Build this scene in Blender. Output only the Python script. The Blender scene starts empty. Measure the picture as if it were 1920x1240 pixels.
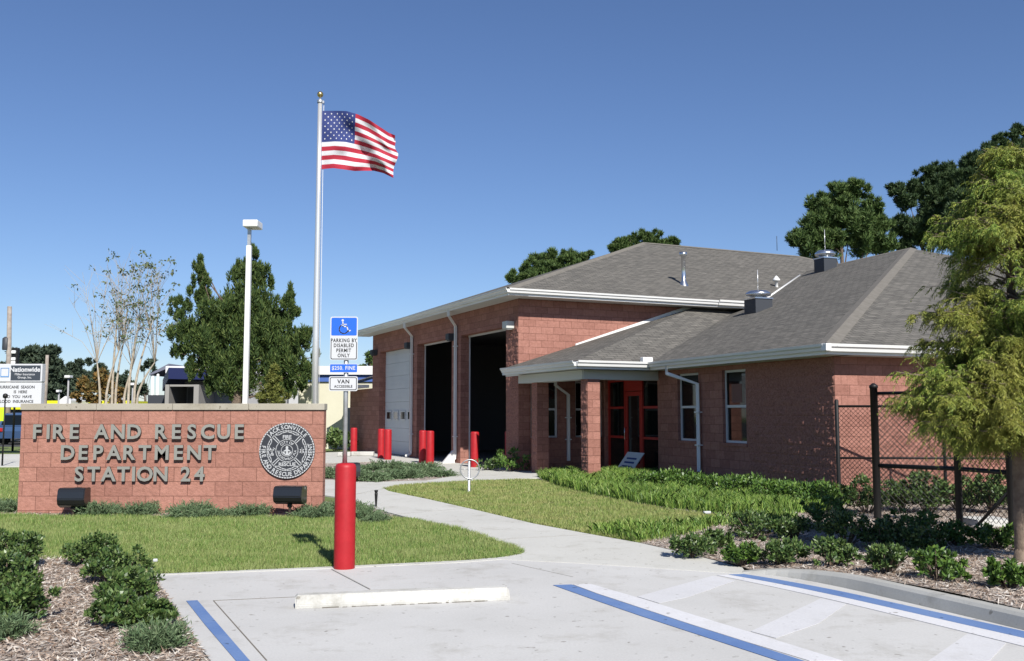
import bpy, bmesh, math, random
import numpy as np
from mathutils import Vector, Matrix
random.seed(7); rng = np.random.default_rng(7)
R = math.radians
C = bpy.context.scene.collection
SC = bpy.context.scene
# ------------------------------------------------------------------ camera, sky, sun, exposure
CAM_H = 1.65; F = 1800.0; PITCH = math.atan((778-620)/F)
cam = bpy.data.cameras.new('camera'); cam.lens = 36*F/1920; cam.sensor_width = 36; cam.clip_start = .1; cam.clip_end = 2000
camo = bpy.data.objects.new('camera', cam); C.objects.link(camo)
camo.location = (0, 0, CAM_H); camo.rotation_euler = (math.pi/2+PITCH, 0, 0); SC.camera = camo
SUN_EL = R(41); SUN_AZ = R(20)           # azimuth measured from -Y towards +X (behind the camera, a little right)
sdir = Vector((math.sin(SUN_AZ)*math.cos(SUN_EL), -math.cos(SUN_AZ)*math.cos(SUN_EL), math.sin(SUN_EL)))
W = bpy.data.worlds.new('World'); SC.world = W; W.use_nodes = True
nt = W.node_tree; bg = nt.nodes['Background']
sky = nt.nodes.new('ShaderNodeTexSky'); sky.sky_type = 'NISHITA'; sky.sun_disc = False
sky.sun_elevation = SUN_EL; sky.sun_rotation = math.atan2(sdir.x, sdir.y)
sky.altitude = 0; sky.air_density = 1.0; sky.dust_density = 0.1; sky.ozone_density = 5.0
tint = nt.nodes.new('ShaderNodeMix'); tint.data_type = 'RGBA'; tint.blend_type = 'MULTIPLY'; tint.inputs['Factor'].default_value = 1
tint.inputs['B'].default_value = (.975, 1.0, 1.15, 1)
nt.links.new(sky.outputs[0], tint.inputs['A']); nt.links.new(tint.outputs['Result'], bg.inputs[0]); bg.inputs[1].default_value = 0.067
sl = bpy.data.lights.new('sun', 'SUN'); sl.energy = 5.0; sl.angle = R(.53); sl.color = (1, .955, .88)
so = bpy.data.objects.new('sun', sl); C.objects.link(so); so.rotation_euler = sdir.to_track_quat('Z', 'Y').to_euler()
SC.view_settings.view_transform = 'Standard'; SC.view_settings.look = 'None'
SC.view_settings.exposure = 0.50; SC.view_settings.gamma = 1
SC.cycles.max_bounces = 6; SC.cycles.transparent_max_bounces = 6

# ------------------------------------------------------------------ pixel <-> place helpers (photo pixels, 1920 x 1240)
CP, SP = math.cos(PITCH), math.sin(PITCH)
def ray(px, py):
    u = -(py-620)/F
    return Vector(((px-960)/F, CP-SP*u, SP+CP*u))
def G(px, py, z=0.):
    d = ray(px, py); t = (z-CAM_H)/d.z
    return Vector((d.x*t, d.y*t, z))
def at(px, py, Y):
    d = ray(px, py); t = Y/d.y
    return Vector((d.x*t, Y, CAM_H+d.z*t))
def proj(p):
    dz = p[2]-CAM_H; f = p[1]*CP+dz*SP; u = -p[1]*SP+dz*CP
    return (960+F*p[0]/f, 620-F*u/f)

# ------------------------------------------------------------------ materials
MATS = {}; AF = .88
def mat(name, col, rough=.7, metal=0., var=None, bump=None, spec=.3, var_scale=3., island=None, noise2=None, coat=0.):
    """col base; var=(darker, lighter) mottled by noise; island=list of colours chosen per leaf/blade/chip"""
    if name in MATS: return MATS[name]
    sc = lambda c: tuple(x*AF for x in c)
    col = sc(col)
    if var: var = (sc(var[0]), sc(var[1]))
    if island: island = [sc(c) for c in island]
    if noise2: noise2 = (noise2[0], sc(noise2[1]), noise2[2])
    m = bpy.data.materials.new(name); m.use_nodes = True; n = m.node_tree; b = n.nodes['Principled BSDF']
    b.inputs['Roughness'].default_value = rough; b.inputs['Metallic'].default_value = metal
    b.inputs['Specular IOR Level'].default_value = spec; b.inputs['Base Color'].default_value = (*col, 1)
    b.inputs['Coat Weight'].default_value = coat
    tc = n.nodes.new('ShaderNodeTexCoord')
    if island:
        g = n.nodes.new('ShaderNodeNewGeometry'); r = n.nodes.new('ShaderNodeValToRGB')
        r.color_ramp.interpolation = 'LINEAR'; el = r.color_ramp.elements
        while len(el) < len(island): el.new(.5)
        for i, c in enumerate(island):
            el[i].position = i/(len(island)-1); el[i].color = (*c, 1)
        n.links.new(g.outputs['Random Per Island'], r.inputs[0])
        if noise2:   # patches over the ground or the crown where leaves really differ in colour
            t = n.nodes.new('ShaderNodeTexNoise'); t.inputs['Scale'].default_value = noise2[0]; t.inputs['Detail'].default_value = 3
            n.links.new(g.outputs['Position'], t.inputs['Vector'])
            mr = n.nodes.new('ShaderNodeMapRange'); mr.inputs[1].default_value = .42; mr.inputs[2].default_value = .66
            n.links.new(t.outputs[0], mr.inputs[0])
            mx = n.nodes.new('ShaderNodeMix'); mx.data_type = 'RGBA'; mx.blend_type = 'MIX'
            mm = n.nodes.new('ShaderNodeMath'); mm.operation = 'MULTIPLY'; mm.inputs[1].default_value = noise2[2]
            n.links.new(mr.outputs[0], mm.inputs[0]); n.links.new(mm.outputs[0], mx.inputs['Factor'])
            n.links.new(r.outputs[0], mx.inputs['A']); mx.inputs['B'].default_value = (*noise2[1], 1)
            n.links.new(mx.outputs['Result'], b.inputs['Base Color'])
        else: n.links.new(r.outputs[0], b.inputs['Base Color'])
    if var:
        g = n.nodes.new('ShaderNodeNewGeometry')
        t = n.nodes.new('ShaderNodeTexNoise'); t.inputs['Scale'].default_value = var_scale; t.inputs['Detail'].default_value = 8; t.inputs['Roughness'].default_value = .62
        n.links.new(g.outputs['Position'], t.inputs['Vector'])
        r = n.nodes.new('ShaderNodeValToRGB'); r.color_ramp.elements[0].position = .33; r.color_ramp.elements[1].position = .68
        r.color_ramp.elements[0].color = (*var[0], 1); r.color_ramp.elements[1].color = (*var[1], 1)
        n.links.new(t.outputs[0], r.inputs[0]); n.links.new(r.outputs[0], b.inputs['Base Color'])
    if bump:
        g = n.nodes.new('ShaderNodeNewGeometry')
        t = n.nodes.new('ShaderNodeTexNoise'); t.inputs['Scale'].default_value = bump[0]; t.inputs['Detail'].default_value = 6
        n.links.new(g.outputs['Position'], t.inputs['Vector'])
        bp = n.nodes.new('ShaderNodeBump'); bp.inputs['Strength'].default_value = bump[1]; bp.inputs['Distance'].default_value = bump[2]
        n.links.new(t.outputs[0], bp.inputs['Height']); n.links.new(bp.outputs[0], b.inputs['Normal'])
    MATS[name] = m; return m

def brick_mat(name, c1, c2, mortar, bw, bh, ms, rough=.9, bump=.6, split=1., streak=None):
    m = bpy.data.materials.new(name); m.use_nodes = True; n = m.node_tree; b = n.nodes['Principled BSDF']; L = n.links.new
    b.inputs['Roughness'].default_value = rough; b.inputs['Specular IOR Level'].default_value = .15
    c1, c2, mortar = [tuple(x*AF for x in c) for c in (c1, c2, mortar)]
    uv = n.nodes.new('ShaderNodeUVMap'); uv.uv_map = 'UVMap'
    br = n.nodes.new('ShaderNodeTexBrick'); br.inputs['Scale'].default_value = 1
    br.inputs['Brick Width'].default_value = bw; br.inputs['Row Height'].default_value = bh; br.inputs['Mortar Size'].default_value = ms
    br.inputs['Mortar Smooth'].default_value = .3; br.offset = .5
    br.inputs['Color1'].default_value = (*c1, 1); br.inputs['Color2'].default_value = (*c2, 1); br.inputs['Mortar'].default_value = (*mortar, 1)
    L(uv.outputs[0], br.inputs['Vector'])
    t = n.nodes.new('ShaderNodeTexNoise'); t.inputs['Scale'].default_value = 11 if not streak else 5; t.inputs['Detail'].default_value = 9; t.inputs['Roughness'].default_value = .7
    if streak:
        mp = n.nodes.new('ShaderNodeMapping'); mp.inputs['Scale'].default_value = (.55, 2.6, 1); L(uv.outputs[0], mp.inputs[0]); L(mp.outputs[0], t.inputs['Vector'])
    else: L(uv.outputs[0], t.inputs['Vector'])
    r = n.nodes.new('ShaderNodeValToRGB'); r.color_ramp.elements[0].position = .3; r.color_ramp.elements[1].position = .72
    lo, hi = (streak if streak else ((.80, .78, .76), (1.16, 1.16, 1.18)))
    r.color_ramp.elements[0].color = (*lo, 1); r.color_ramp.elements[1].color = (*hi, 1)
    L(t.outputs[0], r.inputs[0])
    mx = n.nodes.new('ShaderNodeMix'); mx.data_type = 'RGBA'; mx.blend_type = 'MULTIPLY'; mx.inputs['Factor'].default_value = 1
    L(br.outputs['Color'], mx.inputs['A']); L(r.outputs[0], mx.inputs['B'])
    L(mx.outputs['Result'], b.inputs['Base Color'])
    t2 = n.nodes.new('ShaderNodeTexNoise'); t2.inputs['Scale'].default_value = 17*split; t2.inputs['Detail'].default_value = 7; t2.inputs['Roughness'].default_value = .65
    L(uv.outputs[0], t2.inputs['Vector'])
    s = n.nodes.new('ShaderNodeMath'); s.operation = 'MULTIPLY_ADD'; s.inputs[1].default_value = -.55
    L(br.outputs['Fac'], s.inputs[0]); L(t2.outputs[0], s.inputs[2])
    bp = n.nodes.new('ShaderNodeBump'); bp.inputs['Strength'].default_value = bump; bp.inputs['Distance'].default_value = .03
    L(s.outputs[0], bp.inputs['Height']); L(bp.outputs[0], b.inputs['Normal'])
    MATS[name] = m; return m

M_BLOCK = brick_mat('split_face_block', (.305, .146, .114), (.39, .193, .152), (.20, .092, .070), .406, .203, .005)
M_SIGNBLOCK = brick_mat('sign_block', (.335, .162, .124), (.43, .215, .165), (.19, .088, .066), .46, .239, .005)
M_SHINGLE = brick_mat('asphalt_shingle', (.118, .113, .105), (.170, .161, .148), (.06, .057, .053), .30, .143, .011, rough=.95, bump=.35,
                      streak=((.55, .56, .57), (1.38, 1.36, 1.31)))
M_RIDGE = mat('ridge_shingle', (.17, .155, .135), .95, var=((.14, .13, .112), (.19, .175, .155)), var_scale=6, bump=(30, .4, .02))
M_WHITE = mat('white_painted_metal', (.78, .78, .77), .35, spec=.5, var=((.74, .74, .73), (.8, .8, .79)), var_scale=1.2)
M_SOFFIT = mat('grey_white_soffit', (.60, .61, .58), .6)
M_CONC = mat('pale_concrete', (.5, .5, .48), .85, var=((.50, .495, .475), (.585, .58, .56)), var_scale=.9, bump=(90, .25, .004), spec=.2)
def rich_concrete(name, lo, hi, stain):
    m = mat(name, hi, .86, spec=.2); n = m.node_tree; L = n.links.new; b = n.nodes['Principled BSDF']
    g = n.nodes.new('ShaderNodeNewGeometry')
    def noise(sc, det, a, c, d0, d1, rough=.6):
        t = n.nodes.new('ShaderNodeTexNoise'); t.inputs['Scale'].default_value = sc; t.inputs['Detail'].default_value = det; t.inputs['Roughness'].default_value = rough
        L(g.outputs['Position'], t.inputs['Vector'])
        r = n.nodes.new('ShaderNodeValToRGB'); r.color_ramp.elements[0].position = a; r.color_ramp.elements[1].position = c
        r.color_ramp.elements[0].color = (*d0, 1); r.color_ramp.elements[1].color = (*d1, 1); L(t.outputs[0], r.inputs[0]); return r.outputs[0]
    def mul(x, y):
        q = n.nodes.new('ShaderNodeMix'); q.data_type = 'RGBA'; q.blend_type = 'MULTIPLY'; q.inputs['Factor'].default_value = 1
        L(x, q.inputs['A']); L(y, q.inputs['B']); return q.outputs['Result']
    base = noise(.55, 5, .35, .68, tuple(x*AF for x in lo), tuple(x*AF for x in hi))
    fine = noise(55, 4, .3, .7, (.93, .93, .93), (1.04, 1.04, 1.04))
    spots = noise(1.7, 9, .30, .47, stain, (1, 1, 1), .72)
    flecks = noise(16, 2, .235, .30, (.55, .53, .5), (1, 1, 1), .4)
    L(mul(mul(mul(base, fine), spots), flecks), b.inputs['Base Color'])
    t = n.nodes.new('ShaderNodeTexNoise'); t.inputs['Scale'].default_value = 120; t.inputs['Detail'].default_value = 3; L(g.outputs['Position'], t.inputs['Vector'])
    bp = n.nodes.new('ShaderNodeBump'); bp.inputs['Strength'].default_value = .2; bp.inputs['Distance'].default_value = .004
    L(t.outputs[0], bp.inputs['Height']); L(bp.outputs[0], b.inputs['Normal'])
    return m
M_PARK = rich_concrete('parking_concrete', (.50, .495, .48), (.56, .556, .542), (.80, .785, .755))
M_WALK = rich_concrete('walk_concrete', (.515, .51, .475), (.565, .56, .525), (.78, .765, .73))
M_KERB = rich_concrete('kerb_concrete', (.36, .36, .34), (.45, .45, .43), (.7, .69, .66))
M_COPING = rich_concrete('coping_stone', (.36, .33, .27), (.46, .43, .36), (.72, .7, .66))
M_STOP = rich_concrete('wheel_stop_concrete', (.50, .495, .465), (.58, .575, .545), (.6, .58, .54))
M_JOINT = mat('joint_dirt', (.17, .155, .13), .95)
M_JOINT2 = mat('faint_joint', (.36, .35, .325), .95)
M_BLUEP = rich_concrete('blue_road_paint', (.105, .185, .39), (.165, .255, .455), (1.3, 1.15, 1.02))
M_WHITEP = rich_concrete('white_road_paint', (.585, .585, .60), (.68, .68, .70), (.90, .89, .87))
M_WHITEP2 = rich_concrete('worn_white_paint', (.55, .55, .56), (.62, .62, .635), (.90, .89, .87))
M_SOIL = mat('lawn_soil', (.10, .11, .05), .95, var=((.075, .09, .03), (.15, .17, .06)), var_scale=2.5, bump=(40, .6, .03))
M_FIELD = mat('far_grass', (.15, .2, .07), .95, var=((.10, .14, .04), (.19, .23, .08)), var_scale=.8, bump=(14, .8, .05))
M_MULCH = mat('mulch', (.3, .24, .2), .95, var=((.22, .18, .15), (.50, .44, .39)), var_scale=14, bump=(30, .9, .03))
M_CHIP = mat('mulch_chip', (.3, .25, .2), .9, island=[(.13, .085, .06), (.27, .19, .14), (.46, .39, .33), (.34, .25, .19), (.56, .51, .45), (.66, .62, .57)])
M_ASPH = mat('asphalt', (.055, .055, .056), .9, var=((.045, .045, .046), (.075, .075, .074)), var_scale=4, bump=(60, .3, .01))
M_RED = mat('red_bollard_plastic', (.40, .012, .019), .5, spec=.35, var=((.35, .011, .016), (.43, .016, .023)), var_scale=7)
M_REDD = mat('red_door_paint', (.40, .03, .022), .4, spec=.4)
M_GALV = mat('galvanised_steel', (.55, .56, .57), .42, .75, var=((.45, .46, .47), (.62, .63, .64)), var_scale=12)
M_ALU = mat('satin_aluminium', (.80, .80, .80), .33, .6)
M_CHROME = mat('spun_aluminium', (.72, .73, .75), .25, .95)
M_GOLD = mat('gold_ball', (.62, .47, .2), .25, .9)
M_BLACK = mat('black_enamel', (.014, .014, .014), .28, spec=.6, coat=.4)
M_BLACKM = mat('black_vinyl', (.012, .012, .012), .5)
M_DARKG = mat('dark_grey_metal', (.05, .055, .065), .5)
M_BRONZE = mat('dark_bronze', (.035, .028, .022), .4)
M_LETTER = mat('brushed_letter', (.35, .345, .31), .45, .35)
M_LETTERS = mat('letter_side', (.06, .055, .05), .6)
M_SEALB = mat('seal_black', (.04, .043, .052), .5)
M_SEALW = mat('seal_silver', (.53, .54, .55), .45, .1)
M_SIGNW = mat('sign_white', (.56, .57, .59), .4)
M_SIGNBL = mat('sign_blue', (.025, .13, .62), .4)
M_SIGNK = mat('sign_black_ink', (.02, .02, .022), .5)
M_GLASS = mat('dark_window_glass', (.006, .008, .008), .04, spec=.55)
M_WFRAME = mat('white_window_frame', (.62, .63, .64), .45)
M_IN = mat('dark_interior', (.16, .155, .15), .9)
M_DOORW = mat('white_sectional_door', (.62, .64, .66), .5, var=((.60, .62, .64), (.66, .67, .68)), var_scale=1)
M_CREAM = mat('cream_wall', (.62, .60, .47), .85, var=((.58, .56, .44), (.65, .63, .5)), var_scale=.7)
M_BLUEST = mat('blue_stripe', (.07, .14, .42), .5)
M_NAVY = mat('navy_fascia', (.015, .022, .085), .5)
M_GREYW = mat('grey_wall', (.33, .33, .34), .8)
M_YELLOW = mat('bright_yellow', (.72, .72, .02), .5)
M_BARKP = mat('pale_bark', (.42, .36, .28), .9, var=((.32, .27, .2), (.5, .44, .36)), var_scale=6, bump=(20, .4, .02))
M_BARK = mat('brown_bark', (.15, .11, .08), .95, var=((.09, .065, .05), (.22, .17, .13)), var_scale=14, bump=(30, .8, .03))
M_POLE = mat('weathered_pole_wood', (.30, .26, .22), .9, var=((.24, .2, .17), (.36, .32, .28)), var_scale=5)
M_RED_F = mat('flag_red', (.36, .018, .04), .75); M_WHT_F = mat('flag_white', (.60, .60, .63), .8); M_BLU_F = mat('flag_blue', (.025, .04, .16), .75)
M_BLADE = mat('lawn_blade', (.15, .22, .05), .6, island=[(.07, .135, .028), (.12, .21, .045), (.17, .26, .06), (.235, .30, .085), (.34, .34, .15)],
            noise2=(1.7, (.30, .33, .13), .5))
M_BLADE2 = mat('lawn_blade_dry', (.2, .23, .06), .6, island=[(.09, .15, .033), (.15, .225, .05), (.21, .28, .068), (.28, .33, .10), (.38, .37, .17)],
              noise2=(1.4, (.34, .31, .13), .5))
M_LILY = mat('strap_leaf', (.1, .2, .03), .5, island=[(.05, .115, .02), (.10, .20, .032), (.16, .28, .045), (.25, .36, .07), (.34, .42, .12)], noise2=(1.0, (.06, .12, .025), .45))
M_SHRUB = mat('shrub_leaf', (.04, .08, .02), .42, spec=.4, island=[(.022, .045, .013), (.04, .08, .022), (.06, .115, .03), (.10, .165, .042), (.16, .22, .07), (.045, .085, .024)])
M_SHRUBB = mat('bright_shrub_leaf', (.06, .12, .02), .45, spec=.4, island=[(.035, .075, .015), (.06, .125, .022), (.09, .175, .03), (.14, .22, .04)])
M_JUN = mat('juniper_leaf', (.08, .14, .06), .7, island=[(.06, .105, .045), (.10, .16, .075), (.15, .21, .11), (.11, .15, .07)])
M_PINE = mat('pine_needles', (.05, .09, .02), .65, island=[(.035, .07, .02), (.06, .11, .028), (.095, .15, .04), (.13, .18, .055)])
M_PINED = mat('dark_pine_needles', (.03, .06, .02), .65, island=[(.024, .05, .02), (.04, .075, .027), (.06, .10, .036), (.08, .12, .045)])
M_CEDAR = mat('cedar_foliage', (.05, .08, .02), .7, island=[(.025, .05, .013), (.042, .078, .018), (.07, .11, .025), (.11, .145, .036)])
M_FAR = mat('far_wood_foliage', (.05, .07, .04), .8, island=[(.035, .055, .036), (.05, .075, .046), (.07, .095, .055)])
M_CYP = mat('cypress_leaf', (.12, .16, .03), .6, island=[(.055, .105, .018), (.11, .18, .028), (.17, .25, .036), (.24, .315, .05), (.29, .30, .06)],
            noise2=(1.3, (.30, .23, .045), .4))
M_ORANGE = mat('autumn_leaf', (.2, .13, .04), .7, island=[(.10, .09, .03), (.17, .11, .03), (.24, .13, .035)])
M_YCON = mat('yellow_conifer', (.13, .15, .03), .7, island=[(.08, .10, .022), (.13, .15, .03), (.18, .18, .04)])
M_CRAPE = mat('crape_leaf', (.08, .11, .05), .7, island=[(.05, .08, .035), (.09, .12, .05), (.13, .15, .07)])

# ------------------------------------------------------------------ mesh builder
class MB:
    def __init__(s): s.v = []; s.f = []; s.m = []; s.sm = []
    def face(s, pts, mi=0, smooth=False):
        i = len(s.v); s.v += [tuple(p) for p in pts]; s.f.append(list(range(i, i+len(pts)))); s.m.append(mi); s.sm.append(smooth)
    def add(s, verts, faces, mi=0, smooth=False):
        i = len(s.v); s.v += [tuple(p) for p in verts]
        for f in faces: s.f.append([i+k for k in f]); s.m.append(mi); s.sm.append(smooth)
    def obox(s, O, u, n, u0, u1, n0, n1, z0, z1, mi=0, bev=0.):
        O = Vector(O); u = Vector(u).normalized(); n = Vector(n).normalized(); k = Vector((0, 0, 1))
        s.gbox(O, u, n, k, u0, u1, n0, n1, z0, z1, mi, bev)
    def gbox(s, O, u, n, k, u0, u1, n0, n1, z0, z1, mi=0, bev=0.):
        c = [O+u*a+n*b+k*d for a in (u0, u1) for b in (n0, n1) for d in (z0, z1)]
        if u.cross(n).dot(k)*(u1-u0)*(n1-n0)*(z1-z0) < 0: fl = True
        else: fl = False
        F_ = [(0, 1, 3, 2), (4, 6, 7, 5), (0, 4, 5, 1), (2, 3, 7, 6), (0, 2, 6, 4), (1, 5, 7, 3)]
        if fl: F_ = [f[::-1] for f in F_]
        if bev:
            bm = bmesh.new(); vs = [bm.verts.new(p) for p in c]
            for f in F_: bm.faces.new([vs[i] for i in f])
            bmesh.ops.bevel(bm, geom=bm.edges[:], offset=bev, segments=2, affect='EDGES', profile=.6)
            bm.verts.index_update()
            s.add([v.co[:] for v in bm.verts], [[v.index for v in f.verts] for f in bm.faces], mi); bm.free()
        else: s.add(c, F_, mi)
    def box(s, c, sz, rz=0, mi=0, bev=0.):
        u = Vector((math.cos(rz), math.sin(rz), 0)); n = Vector((-math.sin(rz), math.cos(rz), 0))
        s.obox(Vector(c), u, n, -sz[0]/2, sz[0]/2, -sz[1]/2, sz[1]/2, -sz[2]/2, sz[2]/2, mi, bev)
    def prism(s, poly, z0, z1, mi=0, side_mi=None):
        n = len(poly); area = sum(poly[i][0]*poly[(i+1) % n][1]-poly[(i+1) % n][0]*poly[i][1] for i in range(n))
        P = list(poly) if area > 0 else list(poly)[::-1]
        if side_mi is None: side_mi = mi
        i = len(s.v)
        zt = z1 if callable(z1) else (lambda x, y: z1)
        s.v += [(p[0], p[1], z0) for p in P]+[(p[0], p[1], zt(p[0], p[1])) for p in P]
        s.f.append([i+n+k for k in range(n)]); s.m.append(mi); s.sm.append(False)
        for k in range(n):
            j = (k+1) % n; s.f.append([i+k, i+j, i+n+j, i+n+k]); s.m.append(side_mi); s.sm.append(False)
    def tube(s, pts, r, seg=8, mi=0, caps=True, smooth=True, sq=False):
        pts = [Vector(p) for p in pts]; rr = r if isinstance(r, (list, tuple)) else [r]*len(pts)
        rings = []; prev = None; base = len(s.v)
        for i, p in enumerate(pts):
            t = (pts[min(i+1, len(pts)-1)]-pts[max(i-1, 0)]).normalized()
            if prev is None:
                a = Vector((0, 0, 1)) if abs(t.z) < .9 else Vector((1, 0, 0)); e = t.cross(a).normalized()
            else: e = (prev-t*prev.dot(t)).normalized()
            prev = e; g = t.cross(e)
            for k in range(seg):
                an = 2*math.pi*(k+(.5 if sq else 0))/seg
                s.v.append(tuple(p+(e*math.cos(an)+g*math.sin(an))*rr[i]))
        n = len(pts)
        for i in range(n-1):
            for k in range(seg):
                k2 = (k+1) % seg
                s.f.append([base+i*seg+k, base+i*seg+k2, base+(i+1)*seg+k2, base+(i+1)*seg+k]); s.m.append(mi); s.sm.append(smooth)
        if caps:
            s.f.append([base+k for k in range(seg)][::-1]); s.m.append(mi); s.sm.append(False)
            s.f.append([base+(n-1)*seg+k for k in range(seg)]); s.m.append(mi); s.sm.append(False)
    def lathe(s, c, prof, seg=24, mi=0, smooth=True):
        s_ = len(s.v); c = Vector(c)
        for (r, z) in prof:
            for k in range(seg):
                a = 2*math.pi*k/seg; s.v.append((c.x+r*math.cos(a), c.y+r*math.sin(a), c.z+z))
        for i in range(len(prof)-1):
            for k in range(seg):
                k2 = (k+1) % seg; s.f.append([s_+i*seg+k, s_+i*seg+k2, s_+(i+1)*seg+k2, s_+(i+1)*seg+k]); s.m.append(mi); s.sm.append(smooth)
        s.f.append([s_+(len(prof)-1)*seg+k for k in range(seg)]); s.m.append(mi); s.sm.append(False)
    def build(s, name, mats, parent=None, uv=True, label=None):
        if not isinstance(mats, (list, tuple)): mats = [mats]
        me = bpy.data.meshes.new(name)
        org = Vector(parent['_org']) if parent is not None and '_org' in parent else Vector((0, 0, 0))
        V = [Vector(p)-org for p in s.v] if org.length else s.v
        me.from_pydata(V, [], s.f)
        for m in mats: me.materials.append(m)
        me.polygons.foreach_set('material_index', s.m); me.polygons.foreach_set('use_smooth', s.sm)
        if uv:
            l = me.uv_layers.new(name='UVMap'); co = s.v
            for p in me.polygons:
                n = p.normal
                if abs(n.z) > .97: u = Vector((1, 0, 0)); w = Vector((0, 1, 0))
                else:
                    u = Vector((-n.y, n.x, 0)).normalized(); w = n.cross(u)
                for li in p.loop_indices:
                    q = Vector(co[me.loops[li].vertex_index]); l.data[li].uv = (q.dot(u), q.dot(w))
        me.update()
        o = bpy.data.objects.new(name, me); C.objects.link(o)
        if parent is not None: o.parent = parent
        if label: o['label'] = label
        return o

def thing(name, label, cat, loc, group=None):
    o = bpy.data.objects.new(name, None); C.objects.link(o); o.location = loc; o.empty_display_size = .2
    o['label'] = label; o['category'] = cat; o['_org'] = tuple(loc)
    if group: o['group'] = group
    return o
def tag(o, label, cat, group=None):
    o['label'] = label; o['category'] = cat
    if group: o['group'] = group
    return o
def struct(o, kind='structure', label=None):
    o['kind'] = kind
    if label: o['label'] = label
    return o
def dup(root, loc, label, rz=0., scale=1.):
    """copy a thing with its parts (meshes must be local to the root)"""
    r = root.copy(); C.objects.link(r); r.location = loc; r['label'] = label; r.rotation_euler = (0, 0, rz); r.scale = (scale,)*3 if not isinstance(scale, tuple) else scale
    for ch in list(root.children):
        c = ch.copy(); C.objects.link(c); c.parent = r
        for g in ch.children:
            d = g.copy(); C.objects.link(d); d.parent = c
    return r

def fast_mesh(name, V, Fq, mat_, parent=None, smooth=False):
    """V (N,3) array, Fq (M,k) int array"""
    me = bpy.data.meshes.new(name); V = np.asarray(V, dtype=np.float32)
    if parent is not None and '_org' in parent: V = V-np.array(parent['_org'], dtype=np.float32)
    M, k = Fq.shape
    me.vertices.add(len(V)); me.vertices.foreach_set('co', V.ravel())
    me.loops.add(M*k); me.loops.foreach_set('vertex_index', Fq.astype(np.int32).ravel())
    me.polygons.add(M); me.polygons.foreach_set('loop_start', np.arange(0, M*k, k, dtype=np.int32)); me.polygons.foreach_set('loop_total', np.full(M, k, dtype=np.int32))
    me.materials.append(mat_); me.update(calc_edges=True)
    o = bpy.data.objects.new(name, me); C.objects.link(o)
    if parent is not None: o.parent = parent
    return o

def rand_unit(n):
    v = rng.normal(size=(n, 3)); return v/np.linalg.norm(v, axis=1, keepdims=True)
def leaf_verts(c, d, L, Wd):
    """rhombus leaves: centre, direction, length, width arrays -> V,F"""
    n = len(c); d = d/np.maximum(np.linalg.norm(d, axis=1, keepdims=True), 1e-6)
    s = np.cross(d, rand_unit(n)); s /= np.maximum(np.linalg.norm(s, axis=1, keepdims=True), 1e-6)
    L = np.broadcast_to(np.asarray(L, dtype=float).reshape(-1, 1), (n, 1)); Wd = np.broadcast_to(np.asarray(Wd, dtype=float).reshape(-1, 1), (n, 1))
    V = np.stack([c-d*L*.5, c-d*L*.05+s*Wd*.5, c+d*L*.5, c-d*L*.05-s*Wd*.5], axis=1).reshape(-1, 3)
    return V, np.arange(4*n).reshape(n, 4)

def in_poly(x, y, poly):
    P = np.asarray([(p[0], p[1]) for p in poly]); ins = np.zeros(x.shape, bool); n = len(P)
    for i in range(n):
        x1, y1 = P[i]; x2, y2 = P[(i+1) % n]
        cnd = ((y1 > y) != (y2 > y)); xi = (x2-x1)*(y-y1)/((y2-y1) if y2 != y1 else 1e-9)+x1
        ins ^= cnd & (x < xi)
    return ins
def smooth_poly(P, it=2):
    for _ in range(it):
        Q = []
        for i in range(len(P)):
            a, b = P[i], P[(i+1) % len(P)]; Q += [a*.75+b*.25, a*.25+b*.75]
        P = Q
    return P
def sample_poly(poly, n_per_m2, excl=(), falloff=None):
    P = np.asarray([(p[0], p[1]) for p in poly]); x0, y0 = P.min(0); x1, y1 = P.max(0)
    n = int((x1-x0)*(y1-y0)*n_per_m2); x = rng.uniform(x0, x1, n); y = rng.uniform(y0, y1, n)
    k = in_poly(x, y, poly)
    for e in excl: k &= ~in_poly(x, y, e)
    k &= np.abs(x) < y*.62+1.0
    if falloff: k &= rng.uniform(0, 1, n) < np.clip((falloff/y)**1.6, 0, 1)
    return x[k], y[k]
def blades(name, xs, ys, zf, h, w, m, lean=.35, curl=False):
    n = len(xs); y = ys; k = np.clip(y/10., 1, 3.)**.8
    hh = rng.uniform(.6, 1.15, n)*h; ww = w*k*rng.uniform(.7, 1.3, n)
    an = rng.uniform(0, 2*np.pi, n); sx, sy = np.cos(an)*ww/2, np.sin(an)*ww/2
    la = rng.uniform(0, 2*np.pi, n); ll = hh*lean*rng.uniform(.2, 1.6, n)
    pn = np.sin(xs*3.1+np.sin(ys*2.3)*1.5)*np.sin(ys*2.7+np.sin(xs*1.9))+.6*np.sin(xs*7.3+ys*5.1)*np.sin(ys*8.1-xs*3.3); hh = hh*(1+.22*pn)
    z = zf(xs, ys)-.005
    tx, ty = xs+np.cos(la)*ll, ys+np.sin(la)*ll
    if not curl:
        V = np.stack([np.stack([xs-sx, ys-sy, z], 1), np.stack([xs+sx, ys+sy, z], 1), np.stack([tx, ty, z+hh], 1)], 1).reshape(-1, 3)
        return fast_mesh(name, V, np.arange(3*n).reshape(n, 3), m)
    mx, my = xs+np.cos(la)*ll*.45, ys+np.sin(la)*ll*.45
    V = np.stack([np.stack([xs-sx, ys-sy, z], 1), np.stack([xs+sx, ys+sy, z], 1), np.stack([mx+sx*.8, my+sy*.8, z+hh*.75], 1),
                  np.stack([tx, ty, z+hh*.95], 1), np.stack([mx-sx*.8, my-sy*.8, z+hh*.75], 1)], 1).reshape(-1, 3)
    return fast_mesh(name, V, np.arange(5*n).reshape(n, 5), m)

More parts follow.
